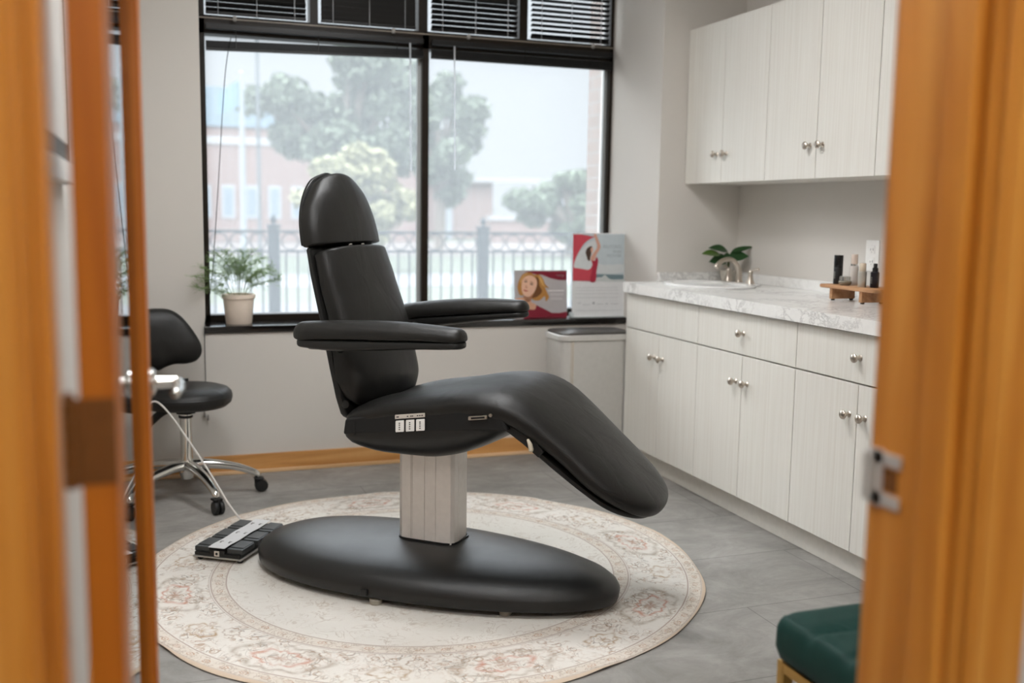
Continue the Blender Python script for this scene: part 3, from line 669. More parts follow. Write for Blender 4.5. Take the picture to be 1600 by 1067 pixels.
# ================================================================== TREATMENT CHAIR   (local x = forward, y = far side)
CH = thing('treatment_chair', 'large black upholstered treatment chair on an oval base standing on the rug', 'treatment chair', (.925, 3.35, 0), math.radians(-42))
RZ = .0075
# base cover
FEET = ((-.045, -.318), (.375, -.225), (-.465, -.225), (.40, .16), (-.42, .20))
def egg(a, b, k, n=72, p=2.15, ox=.016, oy=-.03):
    out = []
    for j in range(n):
        t = 2*PI*j/n; c, s_ = math.cos(t), math.sin(t)
        out.append((ox+a*math.copysign(abs(c)**(2/p), c), oy+b*math.copysign(abs(s_)**(2/p), s_)*(1+k*c)))
    return out
rings = []
for z, da, sc in ((.034, -.012, .97), (.030, -.002, .985), (.036, .0, .998), (.062, .004, 1.01), (.070, .002, 1.0), (.086, -.008, .975), (.104, -.034, .915), (.122, -.085, .80), (.136, -.165, .64), (.145, -.27, .45), (.150, -.40, .26), (.152, -.52, .1)):
    rings.append([(x, y, z) for x, y in egg(.672+da, .305*sc, -.17)])
obj('base_cover', B().loft(rings), VINYL2, CH)
for x, y in FEET:
    obj('levelling_foot', B().lathe([(.001, RZ), (.020, RZ), (.021, RZ+.004), (.021, RZ+.016), (.008, RZ+.019), (.006, .04)], (x, y, 0), n=20), M('pale_rubber_foot', L(150, 144, 132), .6), CH)
obj('access_clip', B().box(-.085, -.060, -.352, -.339, .040, .062, .003), BLK, CH)
# column: aluminium extrusion with grooves
cx0, cx1, cy0, cy1 = -.098, .116, -.075, .066
g = .0025
poly = [(cx0+.018, cy0)]
for gx in (-.045, -.040, .008, .050): poly += [(gx-.0012, cy0), (gx-.0012, cy0+g), (gx+.0012, cy0+g), (gx+.0012, cy0)]
poly += [(cx1-.010, cy0), (cx1, cy0+.012), (cx1, cy0+.04), (cx1-g, cy0+.041), (cx1-g, cy0+.043), (cx1, cy0+.044), (cx1, cy1-.03), (cx1-.03, cy1), (cx0+.03, cy1), (cx0, cy1-.03), (cx0, cy0+.018)]
obj('column', B().prism(poly, .135, .55), ALU, CH, smooth=False)
def ring_prof(i): return rrect(cx0-.004-i, cx1+.004+i, cy0-.004-i, cy1+.004+i, .045, 8)
obj('column_collar', B().loft([[(x, y, .146) for x, y in ring_prof(.004)], [(x, y, .1565) for x, y in ring_prof(.004)], [(x, y, .1565) for x, y in ring_prof(0)], [(x, y, .146) for x, y in ring_prof(0)]], cap=False), BLK, CH)
# lower seat shell (boat shape)
rings = []
N = 40
for i in range(25):
    q = i/24; x = -.205+q*.60
    zt = .578+x*.15; zb = .475+.0*q
    zb = .472+.9*max(0, x-.06)**1.75+1.3*max(0, -.06-x)**1.9
    e = .90+.10*math.sqrt(max(0, 1-((.06-min(x+.205, .06))/.06)**2)); e2 = 1 if q < .8 else max(.12, 1-((q-.8)/.2)**2*.85)
    wv = .267*min(e, 1)*(.45+.55*e2) if True else 0
    zb = min(zb, zt-.008)
    ring = []
    for j in range(N):
        t = PI*j/(N-1); ring.append((x, wv*math.copysign(abs(math.cos(t))**.42, math.cos(t)), zt-(zt-zb)*(math.sin(t)**.9)))
    rings.append(ring)
obj('seat_shell', B().loft(rings), SHELL, CH)
# straight side panel box
side = [(-.198, .545), (-.190, .598), (-.10, .622), (.10, .650), (.33, .668), (.372, .655), (.392, .612), (.30, .605), (.0, .568)]
pb = B().prism([(a, c) for a, c in side], -.268, .268, 'y')
obj('side_panel', pb, DARKP, CH, smooth=False, bevel=.008)
def onpanel(x, z0): return (x, -.2705, z0+x*.150)
def tilt_box(x0, x1, z0, z1, t0, t1, c=.002):
    b_ = B().box(x0, x1, -.270-t1, -.270+t0, z0, z1, c)
    b_.v = [(x, y, z+x*.150) for x, y, z in b_.v]; return b_
kp = obj('button_label', tilt_box(.000, .108, .616, .630, .0, .0035), M('pale_label_plate', L(196, 188, 178), .5), CH); kp['label'] = 'pale label strip above the buttons'
mk = B()
for a in (.006, .010, .044, .056, .062, .080, .088, .096): mk.v += []; q = tilt_box(a, a+.005, .621, .6245, -.0034, .0039, 0); mk.add(q.v, q.f)
obj('label_marks', mk, BLK, kp, smooth=False)
for k in range(3):
    x = .003+k*.037; bt = obj('control_button', tilt_box(x, x+.031, .573, .611, .0, .006, .004), WHITE, CH); bt['label'] = 'white push button'
    q1 = tilt_box(x+.013, x+.018, .580, .604, -.0055, .0066, 0); q2 = B()
    for zz in (.580, .587, .594, .600): w_ = tilt_box(x+.013, x+.018, zz, zz+.004, -.0055, .0066, 0); q2.add(w_.v, w_.f)
    obj('button_marks', q2, M('grey_print', L(96, 92, 86), .6), bt, smooth=False)
sk_ = obj('connector_socket', tilt_box(.262, .326, .598, .610, .0, .010, .002), NICKEL, CH); sk_['label'] = 'metal socket'
q = tilt_box(.272, .318, .601, .607, -.0099, .0105, 0); obj('socket_slot', q, BLK, sk_, smooth=False)
obj('socket_screw', B().lathe([(.0055, 0), (.0055, .006)], (.338, -.282, .660), 'y', 12), NICKEL, sk_)
obj('slot_recess', B().box(-.155, -.150, -.2695, -.266, .548, .588), BLK, CH, smooth=False)
# seat and leg-rest cushion, one continuous pad
seat_path = [(-.25, .600), (-.16, .652), (-.04, .688), (.10, .712), (.24, .738), (.35, .742), (.44, .712), (.53, .648), (.62, .572), (.71, .494), (.79, .425), (.846, .376)]
cush = pad(seat_path, lin((0, .255), (.15, .272), (.5, .272), (.8, .235), (1, .20)), lin((0, .07), (.15, .085), (.36, .10), (.5, .12), (.8, .098), (1, .07)), 1, (.06, .17), nt_=2.5, nb=3.6, M_=60, n=44, endpow=2.2, tf=.62)
for i, (x, y, z) in enumerate(cush.v):      # gentle hollow along the seat middle
    q = max(0, min(1, (.30-x)/.35)); cush.v[i] = (x, y, z-.014*math.exp(-(y/.12)**2)*q*q*(3-2*q))
obj('seat_cushion', cush, VINYL, CH)
leg_path = [(.36, .622), (.43, .584), (.52, .525), (.60, .471), (.68, .416), (.74, .379), (.80, .350)]
obj('leg_rest_shell', pad(leg_path, lin((0, .20), (.5, .215), (1, .19)), lin((0, .04), (1, .034)), 1, (.05, .15), nt_=4, nb=2.5, M_=40, n=32), SHELL, CH)
obj('hinge_bracket', B().prism([(.375, .655), (.46, .60), (.50, .555), (.485, .535), (.43, .575), (.37, .612)], -.245, -.225, 'y'), BLK, CH, smooth=False)
lv = obj('release_lever', B().tube([(.452, -.252, .590), (.462, -.258, .576), (.466, -.259, .562)], [.004, .007, .008], 12).sphere((.466, -.259, .561), .008, 12), M('ivory_lever', L(196, 186, 166), .5), CH); lv['label'] = 'ivory release lever'
# backrest
back_path = [(-.150, .585), (-.125, .66), (-.122, .74), (-.160, .88), (-.212, 1.02), (-.262, 1.15), (-.270, 1.172)]
bcush = pad(back_path, lin((0, .20), (.2, .226), (.5, .222), (.8, .218), (1, .208)), lin((0, .11), (.3, .140), (.7, .105), (1, .088)), -1, (.05, .014), nt_=2.2, nb=9, M_=50, n=40, tf=.66)
obj('backrest_cushion', bcush, VINYL, CH)
bs_path = [(-.212, .555), (-.222, .66), (-.250, .77), (-.283, .90), (-.315, 1.02), (-.347, 1.14), (-.354, 1.166)]
obj('backrest_shell', pad(bs_path, lin((0, .19), (.2, .222), (.8, .222), (1, .212)), lin((0, .05), (1, .032)), -1, (.05, .012), nt_=5, nb=2.6, M_=40, n=32), SHELL, CH)
obj('shell_recess', B().lathe([(.012, 0), (.014, .0015), (.008, .003), (.001, .003)], (-.222, -.2125, .635), 'y', 18), BLK, CH)
# headrest
head_path = [(-.280, 1.166), (-.300, 1.26), (-.325, 1.34), (-.360, 1.405), (-.378, 1.425)]
def hw(q): return .214*math.sqrt(max(0.02, 1-max(0, q-.0)**2.3*.98))
obj('headrest_cushion', pad(head_path, hw, lin((0, .110), (.4, .112), (1, .068)), -1, (.012, .035), nt_=2.1, nb=8, M_=50, n=40, tf=.64), VINYL, CH)
hs_path = [(-.372, 1.156), (-.390, 1.25), (-.402, 1.33), (-.410, 1.39), (-.412, 1.412)]
obj('headrest_shell', pad(hs_path, lambda q: hw(q)*.995, lin((0, .026), (1, .022)), -1, (.008, .03), nt_=5, nb=2.6, M_=44, n=32), SHELL, CH)
obj('headrest_mount', B().box(-.335, -.30, -.05, -.03, 1.13, 1.21, .003).box(-.335, -.30, .03, .05, 1.13, 1.21, .003).tube([(-.30, -.06, 1.176), (-.30, .06, 1.176)], .006, 10, smooth=False), CHROME, CH)
# armrests
def armrest(yc, zc, tilt, x0, x1, mirror):
    Ln = x1-x0
    def T_(o): pass
    pa = pad([(0, 0), (Ln*.3, .010), (Ln*.65, .010), (Ln, -.006)], lin((0, .047), (.5, .054), (1, .046)), lin((0, .060), (.5, .060), (1, .044)), 1, (.10, .05), nt_=2.2, nb=4, M_=40, n=32, endpow=2.2, tf=.72)
    sh = pad([(.012, -.052), (Ln*.5, -.046), (Ln-.006, -.044)], lin((0, .040), (.5, .046), (1, .041)), lin((0, .030), (.25, .040), (1, .024)), 1, (.09, .04), nt_=5, nb=2.6, M_=36, n=28)
    sh2 = pad([(.05, -.062), (Ln*.5, -.058), (Ln-.04, -.056)], lin((0, .036), (1, .037)), lin((0, .026), (1, .014)), 1, (.08, .05), nt_=5, nb=2.6, M_=30, n=24)
    mt = Matrix.Translation((x0, yc, zc)) @ Matrix.Rotation(-tilt, 4, 'Y')
    o = obj('armrest', pa.xf(mt), VINYL, CH)
    obj('armrest_frame', sh.xf(mt), SHELL, o); obj('armrest_lower_frame', sh2.xf(mt), SHELL, o)
    s = 1 if yc > 0 else -1
    obj('armrest_bracket', B().tube([(-.235, yc-s*.14, .80), (-.235, yc-s*.09, .835), (-.215, yc-s*.03, .855), (-.19, yc, .87)], .017, 14), SHELL, o)
    return o
armrest(-.325, .918, math.radians(1.5), -.345, .275, 0)
armrest(.325, .925, math.radians(5), -.32, .225, 1)

# ================================================================== FOOT PEDAL
FP = thing('foot_pedal', 'black six-key foot control with white centre strip on the rug edge', 'foot control', (.312, 3.845, RZ), math.radians(56))
# local x = long direction (away from camera), y = across
obj('base_plate', B().box(-.175, .175, -.098, .098, .012, .018, .002), M('pale_edge_plate', L(150, 146, 140), .4), FP)
obj('housing', B().box(-.172, .172, -.092, .092, .018, .032, .003).box(-.172, .172, -.030, .030, .030, .044, .003), BLK, FP)
for i in range(3):
    for s in (-1, 1):
        x = -.115+i*.115; y0, y1 = sorted((s*.034, s*.096))
        kb = B().box(x-.048, x+.048, y0, y1, .030, .050, .004); kb.box(x-.030, x+.048, y0+.004, y1-.004, .049, .053, .002)
        obj('pedal_key', kb, M('dark_grey_pedal_key', L(52, 54, 54), .4), FP)
pp = B(); K = 16; rows = []
for i in range(K+1):
    x = -.176+.352*i/K; z = .0535+.0012*math.sin(i*.9)
    rows.append([(x, -.033, z), (x, .033, z), (x, .033, z+.0012), (x, -.033, z+.0012)])
pp.loft(rows); ps = obj('label_strip', pp, M('white_label_paper', L(206, 206, 206), .5), FP); ps['label'] = 'white label strip'
mk = B()
for i in range(3):
    for s in (-1, 1): x = -.115+i*.115; mk.box(x-.004, x+.004, s*.017-.003, s*.017+.003, .0555, .0562).box(x+.010, x+.013, s*.017-.006, s*.017+.006, .0555, .0562)
obj('label_marks', mk, M('grey_print', L(96, 92, 86), .6), ps, smooth=False)
obj('jack_socket', B().box(-.1755, -.172, -.010, .010, .0215, .0415, .001), M('pale_label_plate', L(196, 188, 178), .5), FP)
obj('jack_hole', B().lathe([(.005, 0), (.005, .0008)], (-.176, 0, .0315), 'x', 14), BLK, FP)
for x in (-.15, .15):
    for y in (-.08, .08): obj('rubber_foot', B().lathe([(.011, 0), (.012, .004), (.010, .0125)], (x, y, 0), n=14), BLK, FP)
cbl = [(.175, .05, .030), (.19, .06, .028), (.24, .12, .16)]
w_inv = (Matrix.Translation(FP.location) @ Matrix.Rotation(math.radians(58), 4, 'Z')).inverted()
pts = [w_inv @ Vector(p) for p in ((.335, 4.05, .04), (.320, 4.10, .045), (.28, 4.17, .09), (.205, 4.27, .21), (.13, 4.36, .32), (.06, 4.42, .42), (.0, 4.46, .47), (-.05, 4.44, .42), (-.09, 4.40, .25), (-.11, 4.38, .06), (-.115, 4.30, .006), (-.12, 4.1, .005))]
cb = obj('cable', B().tube(pts, .0042, 8), M('white_grey_cable', L(196, 192, 186), .5), FP); cb['label'] = 'thin white cable'

# ================================================================== ROLLING STOOL
ST = thing('rolling_stool', 'black round-seated rolling stool with backrest and chrome five-star base', 'stool', (.150, 4.63, 0), 0)
for a in (-70, 2, 74, 146, 218):
    a = math.radians(a); c, s = math.cos(a), math.sin(a)
    lg = obj('leg', B().tube([(.02*c, .02*s, .150), (.09*c, .09*s, .148), (.20*c, .20*s, .128), (.28*c, .28*s, .098), (.305*c, .305*s, .082), (.308*c, .308*s, .068)], [.030, .028, .022, .019, .018, .014], 14, flat=.8), CHROME, ST)
    wl = B(); px, py = -s, c
    for d in (-.012, .012):
        w2 = B().lathe([(.008, -.0085), (.0265, -.0085), (.029, -.005), (.029, .005), (.0265, .0085), (.008, .0085)], (0, 0, 0), 'y', 24)
        w2.xf(Matrix.Translation((.322*c+d*px, .322*s+d*py, .0295)) @ Matrix.Rotation(a, 4, 'Z')); wl.add(w2.v, w2.f)
    cs = obj('caster', wl, BLK, lg)
    hh = B().box(-.024, .018, -.006, .006, .026, .062, .004).box(-.026, .016, -.02, .02, .052, .062, .004)
    hh.xf(Matrix.Translation((.316*c, .316*s, .006)) @ Matrix.Rotation(a, 4, 'Z')); hb_ = obj('caster_housing', hh, BLK, lg)
obj('hub', B().lathe([(.001, .085), (.024, .088), (.032, .11), (.034, .150), (.030, .172), (.001, .175)]), CHROME, ST)
obj('gas_lift', B().lathe([(.026, .165), (.026, .368), (.0285, .370), (.0285, .380), (.016, .382), (.014, .41)]), CHROME, ST)
obj('lift_collar', B().lathe([(.0265, .362), (.031, .364), (.031, .374), (.0265, .376)]), BLK, ST)
obj('mechanism', B().box(-.085, .07, -.06, .06, .400, .418, .005).box(-.04, .04, -.04, .04, .385, .402, .004), BLK, ST)
seat = B().lathe([(.001, .410), (.13, .411), (.178, .418), (.196, .434), (.202, .456), (.198, .476), (.182, .492), (.15, .502), (.08, .503), (.001, .500)], n=56)
seat.v = [(x, y, z+(.05*(x*x-y*y) if z > .47 else 0)+.04*x*(-.2)) for x, y, z in seat.v]
obj('seat', seat, VINYL, ST)
obj('seat_piping', B().lathe([(.1995, .462), (.2015, .465), (.1995, .468)], n=56), BLK, ST)
obj('backrest_arm', B().tube([(-.02, .02, .405), (-.09, .05, .385), (-.15, .09, .33), (-.185, .12, .30), (-.205, .15, .36), (-.16, .19, .50), (-.12, .195, .60)], [.010, .011, .012, .012, .012, .011, .010], 12, flat=1.5), BLK, ST)
obj('latch', B().box(-.010, .022, .192, .212, .470, .505, .003), BLK, ST)
# backrest: rounded triangular pad
out = [(0, .240), (.06, .234), (.105, .205), (.142, .155), (.172, .100), (.186, .058), (.183, .02), (.160, -.008), (.12, -.018), (.07, -.017), (.03, -.028), (0, -.04)]
out = out+[(-x, z) for x, z in out[-2:0:-1]]
op, _ = catmull([Vector((x, 0, z)) for x, z in out+[out[0]]], [0]*(len(out)+1), 4); op = op[:-1]
cen = Vector((0, 0, .10)); rings = []
for sc, d in ((.86, -.030), (.95, -.024), (.99, -.010), (1.0, 0), (.985, .012), (.93, .024), (.82, .034), (.6, .042), (.3, .046), (.02, .047)):
    rings.append([tuple(cen+(p-cen)*sc+Vector((0, -d, 0))) for p in op])
bk = B().loft(rings); bk.v = [(x, y-1.3*x*x, z) for x, y, z in bk.v]
bk.xf(Matrix.Translation((-.108, .165, .592)) @ Matrix.Rotation(math.radians(14), 4, 'Z') @ Matrix.Rotation(math.radians(-8), 4, 'X'))
obj('backrest', bk, VINYL, ST)

# ================================================================== FERN ON THE SILL
FN = thing('potted_fern', 'feathery asparagus fern in a blush pot at the left end of the window sill', 'plant', (.425, 5.105, .724))
obj('pot', B().lathe([(.001, 0), (.060, 0), (.062, .003), (.074, .122), (.080, .124), (.081, .142), (.077, .144), (.072, .138), (.070, .125), (.001, .120)], n=40), CERAM, FN)
obj('soil', B().lathe([(.001, .1215), (.069, .1225), (.070, .118)]), SOIL, FN)
rnd = random.Random(3)
stems = [(-.17, -.16, .27), (-.20, -.17, .18), (-.12, .02, .30), (-.10, -.04, .33), (-.05, .03, .34), (-.02, -.05, .31), (.03, .02, .33), (.07, -.03, .34), (.12, .02, .31), (.15, -.04, .27), (.20, .0, .21), (.10, -.08, .25), (-.21, -.17, .23), (.02, .05, .26), (.17, .04, .24)]
fol = B(); 
for si, (dx, dy, h) in enumerate(stems):
    b0 = Vector((dx*.15, dy*.15, .12)); tip = Vector((dx, dy, h+.012)); mid = Vector((dx*.45, dy*.45, .12+(h-.12)*.78))
    P, _ = catmull([b0, (b0+mid)/2+Vector((0, 0, .012)), mid, tip], [0]*4, 8)
    obj('stem', B().tube(P, .0012, 5, smooth=False), STEMG, FN)
    for i in range(int(len(P)*.48), len(P)):
        p = P[i]; t = (P[i]-P[i-1]).normalized()
        for k in range(5):
            a = rnd.uniform(0, 2*PI); d = (t*.3+Vector((math.cos(a), math.sin(a)*.8, rnd.uniform(-.5, .8)))).normalized(); ln = rnd.uniform(.02, .068)
            e = p+d*ln-Vector((0, 0, ln*.25))
            kk = len(fol.v); sd = d.cross(Vector((0, 0, 1))).normalized()*.0007
            fol.v += [tuple(p-sd), tuple(p+sd), tuple(e)]; fol.f.append((kk, kk+1, kk+2))
            for m in range(20):
                q = .1+.9*m/19; c0 = p.lerp(e, q); a2 = rnd.uniform(0, 2*PI); dd = (d*.45+Vector((math.cos(a2), math.sin(a2), rnd.uniform(-1, 1.1)))).normalized()*rnd.uniform(.007, .020)
                s2 = dd.cross(d).normalized()*.0005; kk = len(fol.v)
                fol.v += [tuple(c0-s2), tuple(c0+s2), tuple(c0+dd)]; fol.f.append((kk, kk+1, kk+2))
obj('fronds', fol, FERN, FN, smooth=False)

# ================================================================== SHOW CARDS ON THE SILL
def flat_poly(pts, y, th=.0004, smooth=True):
    if smooth:
        q, _ = catmull([Vector((a, 0, c)) for a, c in pts+[pts[0]]], [0]*(len(pts)+1), 4); pts = [(p.x, p.z) for p in q[:-1]]
    return B().prism(pts, y-th, y, 'y')
def card_map(x0, y1, sx, sz): return lambda P: [((x-x0)*sx, (y1-y)*sz) for x, y in P]
LY = [0]
def layer(nm, pts, col, parent, lvl, smooth=True):
    o = obj(nm, flat_poly(pts, -.0012-lvl*.0005, .0005, smooth), M('print_%s' % (nm,) + str(LY[0]), col, .45), parent, smooth=False); LY[0] += 1; return o
# small landscape card
C1 = thing('show_card', 'small landscape card with a blonde woman, on the sill left of the tall card', 'sign', (1.848, 5.06, .7245), math.radians(0))
W1, H1 = .297, .252; mp1 = card_map(148, 1010, W1/960, H1/855)
cp = obj('card_panel', B().box(0, W1, 0, .003, .0, H1), M('card_grey_print', L(176, 170, 170), .4), C1, smooth=False)
obj('acrylic_stand', B().box(-.002, W1+.002, .0032, .0052, 0, H1+.003).box(-.002, W1+.002, .003, .07, 0.0, .002), M('clear_acrylic', L(200, 206, 206), .1), C1, smooth=False)
BUR = L(128, 22, 44)
layer('top_band', mp1([(330, 165), (1106, 165), (1106, 325), (960, 325), (800, 290), (640, 225), (540, 225), (420, 190)]), BUR, C1, 1, False)
layer('bottom_band', mp1([(300, 1008), (330, 850), (420, 840), (500, 860), (540, 780), (680, 850), (820, 925), (960, 930), (1106, 905), (1106, 1008)]), BUR, C1, 1, False)
layer('hair', mp1([(190, 440), (210, 350), (270, 240), (340, 190), (430, 190), (500, 230), (580, 225), (660, 300), (700, 400), (770, 470), (700, 460), (740, 560), (770, 640), (710, 710), (690, 620), (600, 690), (500, 690), (440, 640), (400, 560), (250, 600), (200, 520)]), L(176, 124, 62), C1, 2)
layer('hair_shadow', mp1([(520, 260), (580, 300), (590, 420), (640, 520), (600, 590), (520, 640), (450, 640), (500, 540), (540, 430)]), L(110, 68, 32), C1, 3)
layer('shoulders', mp1([(150, 660), (230, 640), (300, 640), (440, 640), (440, 720), (525, 770), (500, 860), (330, 840), (150, 800)]), L(206, 158, 128), C1, 3)
layer('face', mp1([(262, 440), (280, 330), (340, 260), (430, 240), (520, 290), (550, 370), (530, 470), (480, 560), (400, 625), (330, 610), (275, 540)]), L(222, 178, 152), C1, 4)
layer('neck_shadow', mp1([(290, 600), (340, 622), (400, 630), (470, 580), (450, 650), (400, 720), (330, 690)]), L(176, 116, 82), C1, 3)
for nm, P, c in (('eye', [(305, 350), (340, 338), (372, 355), (340, 364)], L(96, 66, 52)), ('eye', [(412, 385), (450, 385), (478, 415), (440, 412)], L(96, 66, 52)), ('eyebrow', [(300, 325), (345, 308), (380, 325), (345, 320)], L(150, 104, 66)), ('eyebrow', [(410, 355), (455, 355), (490, 385), (450, 370)], L(150, 104, 66)),
                 ('nose', [(345, 400), (362, 440), (378, 466), (340, 470), (328, 455)], L(196, 142, 116)), ('mouth', [(295, 490), (340, 502), (388, 520), (345, 532), (305, 515)], L(180, 96, 84)), ('hair_strand', [(580, 240), (650, 330), (690, 430), (740, 470), (650, 420), (600, 330)], L(206, 160, 92)), ('hair_strand', [(240, 330), (300, 230), (380, 200), (300, 270), (250, 380)], L(204, 156, 96))):
    layer(nm, mp1(P), c, C1, 5)
tx = B()
def bars(bb, rows, y, mapf):
    for (x0, x1, yy, h) in rows:
        (a, z1_), (c, z0_) = mapf([(x0, yy), (x1, yy+h)]); bb.box(a, c, y-.0004, y, z0_, z1_)
bars(tx, [(910, 940, 225, 26), (950, 1050, 228, 30), (930, 1040, 268, 8), (750, 1050, 510, 20), (800, 1040, 575, 6), (800, 1040, 600, 6), (800, 1010, 650, 6), (800, 1030, 675, 6)], -.0018, mp1)
obj('printed_lines', tx, M('print_white', L(224, 220, 218), .5), C1, smooth=False)
C1.rotation_euler = (math.radians(-4), 0, math.radians(-1))
# tall card
C2 = thing('show_card', 'tall white card with a woman raising red cloth, right end of the sill', 'sign', (2.166, 5.035, .7245), math.radians(0))
W2, H2 = .305, .455; mp2 = card_map(72, 1020, W2/594, H2/935)
obj('card_panel', B().box(0, W2, 0, .003, .0, H2), M('card_white', L(226, 226, 226), .4), C2, smooth=False)
obj('stand_base', B().box(-.012, W2, -.02, .06, 0, .004, .001).box(-.014, .006, -.012, .012, .004, .028, .003), M('clear_acrylic', L(200, 206, 206), .1), C2)
layer('sky_print', mp2([(72, 95), (660, 95), (655, 625), (72, 610)]), L(190, 200, 204), C2, 1, False)
layer('cloud_print', mp2([(240, 200), (330, 180), (360, 420), (660, 430), (655, 520), (350, 530), (90, 470), (130, 330)]), L(206, 210, 210), C2, 2)
layer('sea_print', mp2([(330, 540), (655, 548), (654, 625), (330, 618)]), L(112, 132, 138), C2, 2, False)
layer('foam_print', mp2([(330, 620), (345, 580), (400, 575), (440, 550), (475, 580), (520, 600), (655, 600), (655, 626)]), L(200, 204, 202), C2, 3)
layer('red_cloth', mp2([(74, 100), (160, 100), (240, 112), (320, 128), (280, 142), (240, 165), (200, 200), (170, 240), (135, 300), (110, 350), (92, 400), (85, 430), (82, 455), (95, 470), (160, 478), (240, 492), (262, 486), (280, 470), (292, 445), (294, 420), (280, 390), (330, 390), (352, 380), (358, 420), (340, 520), (332, 618), (74, 610)]), L(198, 70, 84), C2, 4, False)
layer('arm', mp2([(300, 105), (330, 95), (350, 140), (382, 220), (376, 262), (340, 320), (318, 380), (280, 390), (272, 360), (300, 310), (345, 240), (322, 150)]), L(206, 158, 138), C2, 5)
layer('face', mp2([(268, 245), (290, 240), (300, 270), (290, 300), (276, 300)]), L(214, 166, 144), C2, 5)
layer('hair', mp2([(275, 228), (288, 236), (270, 262), (280, 310), (268, 350), (262, 392), (240, 380), (228, 340), (215, 300), (235, 250)]), L(74, 54, 44), C2, 6)
layer('dress', mp2([(282, 385), (318, 392), (340, 350), (358, 385), (352, 440), (340, 520), (332, 618), (270, 618), (290, 500), (298, 430)]), L(166, 38, 60), C2, 6)
tx = B()
bars(tx, [(110, 590, 690, 3), (110, 590, 720, 3), (110, 600, 755, 3), (110, 590, 800, 3), (130, 170, 860, 5), (190, 275, 878, 5), (302, 326, 850, 26), (350, 425, 872, 5), (450, 480, 868, 8), (510, 605, 872, 5), (110, 640, 945, 3)], -.0008, mp2)
obj('printed_lines', tx, M('print_greyish', L(176, 176, 178), .5), C2, smooth=False)
def text_obj(s, size, x, z, y, mat, parent, align='RIGHT'):
    cu = bpy.data.curves.new('text', 'FONT'); cu.body = s; cu.size = size; cu.align_x = align; cu.extrude = .0002
    o = bpy.data.objects.new('t', cu); COL.objects.link(o); bpy.context.view_layer.update()
    me = bpy.data.meshes.new_from_object(o.evaluated_get(bpy.context.evaluated_depsgraph_get())); bpy.data.objects.remove(o)
    for v in me.vertices: co = v.co.copy(); v.co = (co.x+x, y-co.z, co.y+z)
    me.materials.clear(); me.materials.append(mat); n_ = bpy.data.objects.new('lettering', me); COL.objects.link(n_); n_.parent = parent; return n_
GT = M('print_soft_grey', L(150, 160, 166), .5)
for s, yy in (('RESTORES', 252), ('SKIN', 306), ('POWER', 352)):
    (a, z), = mp2([(625, yy)]); text_obj(s, .024, a, z, -.0022, GT, C2)
C2.rotation_euler = (math.radians(-2), 0, math.radians(-2))

# ================================================================== BENCH
BN = thing('upholstered_bench', 'dark green tufted bench on square brass legs beside the doorway', 'bench', (1.228, 1.272, 0))
bw, bd = .50, .47; cu = B(); nx_, ny_ = 48, 48
def bz_(x, y):
    u = (x/.25) % 1; v = (y/.1175) % 1
    g = max(math.exp(-(min(u, 1-u)/.10)**2)*(0 if (x < .02 or x > bw-.02) else 1), math.exp(-(min(v, 1-v)/.10)**2)*(0 if (y < .02 or y > bd-.02) else 1))
    return .455-.009*g
rings = []
for ins, z in ((.016, .352), (.003, .362), (-.004, .385), (-.003, .425)): rings.append([(x, y, z) for x, y in rrect(ins, bw-ins, ins, bd-ins, .03, 8)])
def dense(p, k=3):
    out = []
    for a, c in zip(p, p[1:]+p[:1]):
        L_ = math.hypot(c[0]-a[0], c[1]-a[1]); m = 40 if L_ > .1 else 1
        for q in range(m): out.append((a[0]+(c[0]-a[0])*q/m, a[1]+(c[1]-a[1])*q/m))
    return out
rings = [[(x, y, z) for x, y in dense([(p[0], p[1]) for p in rg])] for rg, z in ((rg, rg[0][2]) for rg in rings)]
for ins in (.001, .006, .013, .022, .035, .05, .07, .09, .11, .13, .15, .17, .19, .21, .232):
    dz = .022-math.sqrt(max(0, .022**2-(.022-min(ins, .022))**2))
    rings.append([(x, y, bz_(x, y)-dz) for x, y in dense(rrect(ins, bw-ins, ins, bd-ins, max(.03-ins*.1, .002), 8))])
cu.loft(rings)
obj('seat_cushion', cu, GREEN, BN, auto=70)
obj('frame', B().box(.008, bw-.008, .008, .030, .330, .352, .002).box(.008, bw-.008, bd-.030, bd-.008, .330, .352, .002).box(.008, .030, .030, bd-.030, .330, .352, .002).box(bw-.030, bw-.008, .030, bd-.030, .330, .352, .002), BRASS, BN)
for x in (.008, bw-.033):
    for y in (.008, bd-.033): obj('leg', B().box(x, x+.025, y, y+.025, 0, .3305, .002), BRASS, BN)

# ================================================================== CEILING LIGHTS
LAMPM = mat_emit('ceiling_lamp_diffuser', (.985, .99, 1.0, 1), CEIL_LAMP)
HALLM = mat_emit('hall_lamp_diffuser', (1.0, .985, .97, 1), HALL_LAMP)
for x, y, m_, lb in ((.18, 2.1, LAMPM, 'square recessed ceiling light panel nearer the doorway'), (1.05, 3.45, LAMPM, 'square recessed ceiling light panel above the treatment chair'), (.35, -.55, HALLM, 'square recessed ceiling light panel in the hallway')):
    t = thing('ceiling_light', lb, 'ceiling light', (x, y, CEIL-.012))
    obj('frame', B().box(-.3, .3, -.3, -.28, 0, .012).box(-.3, .3, .28, .3, 0, .012).box(-.3, -.28, -.28, .28, 0, .012).box(.28, .3, -.28, .28, 0, .012), WHITE, t, smooth=False)
    obj('diffuser', B().box(-.28, .28, -.28, .28, .004, .010), m_, t, smooth=False)

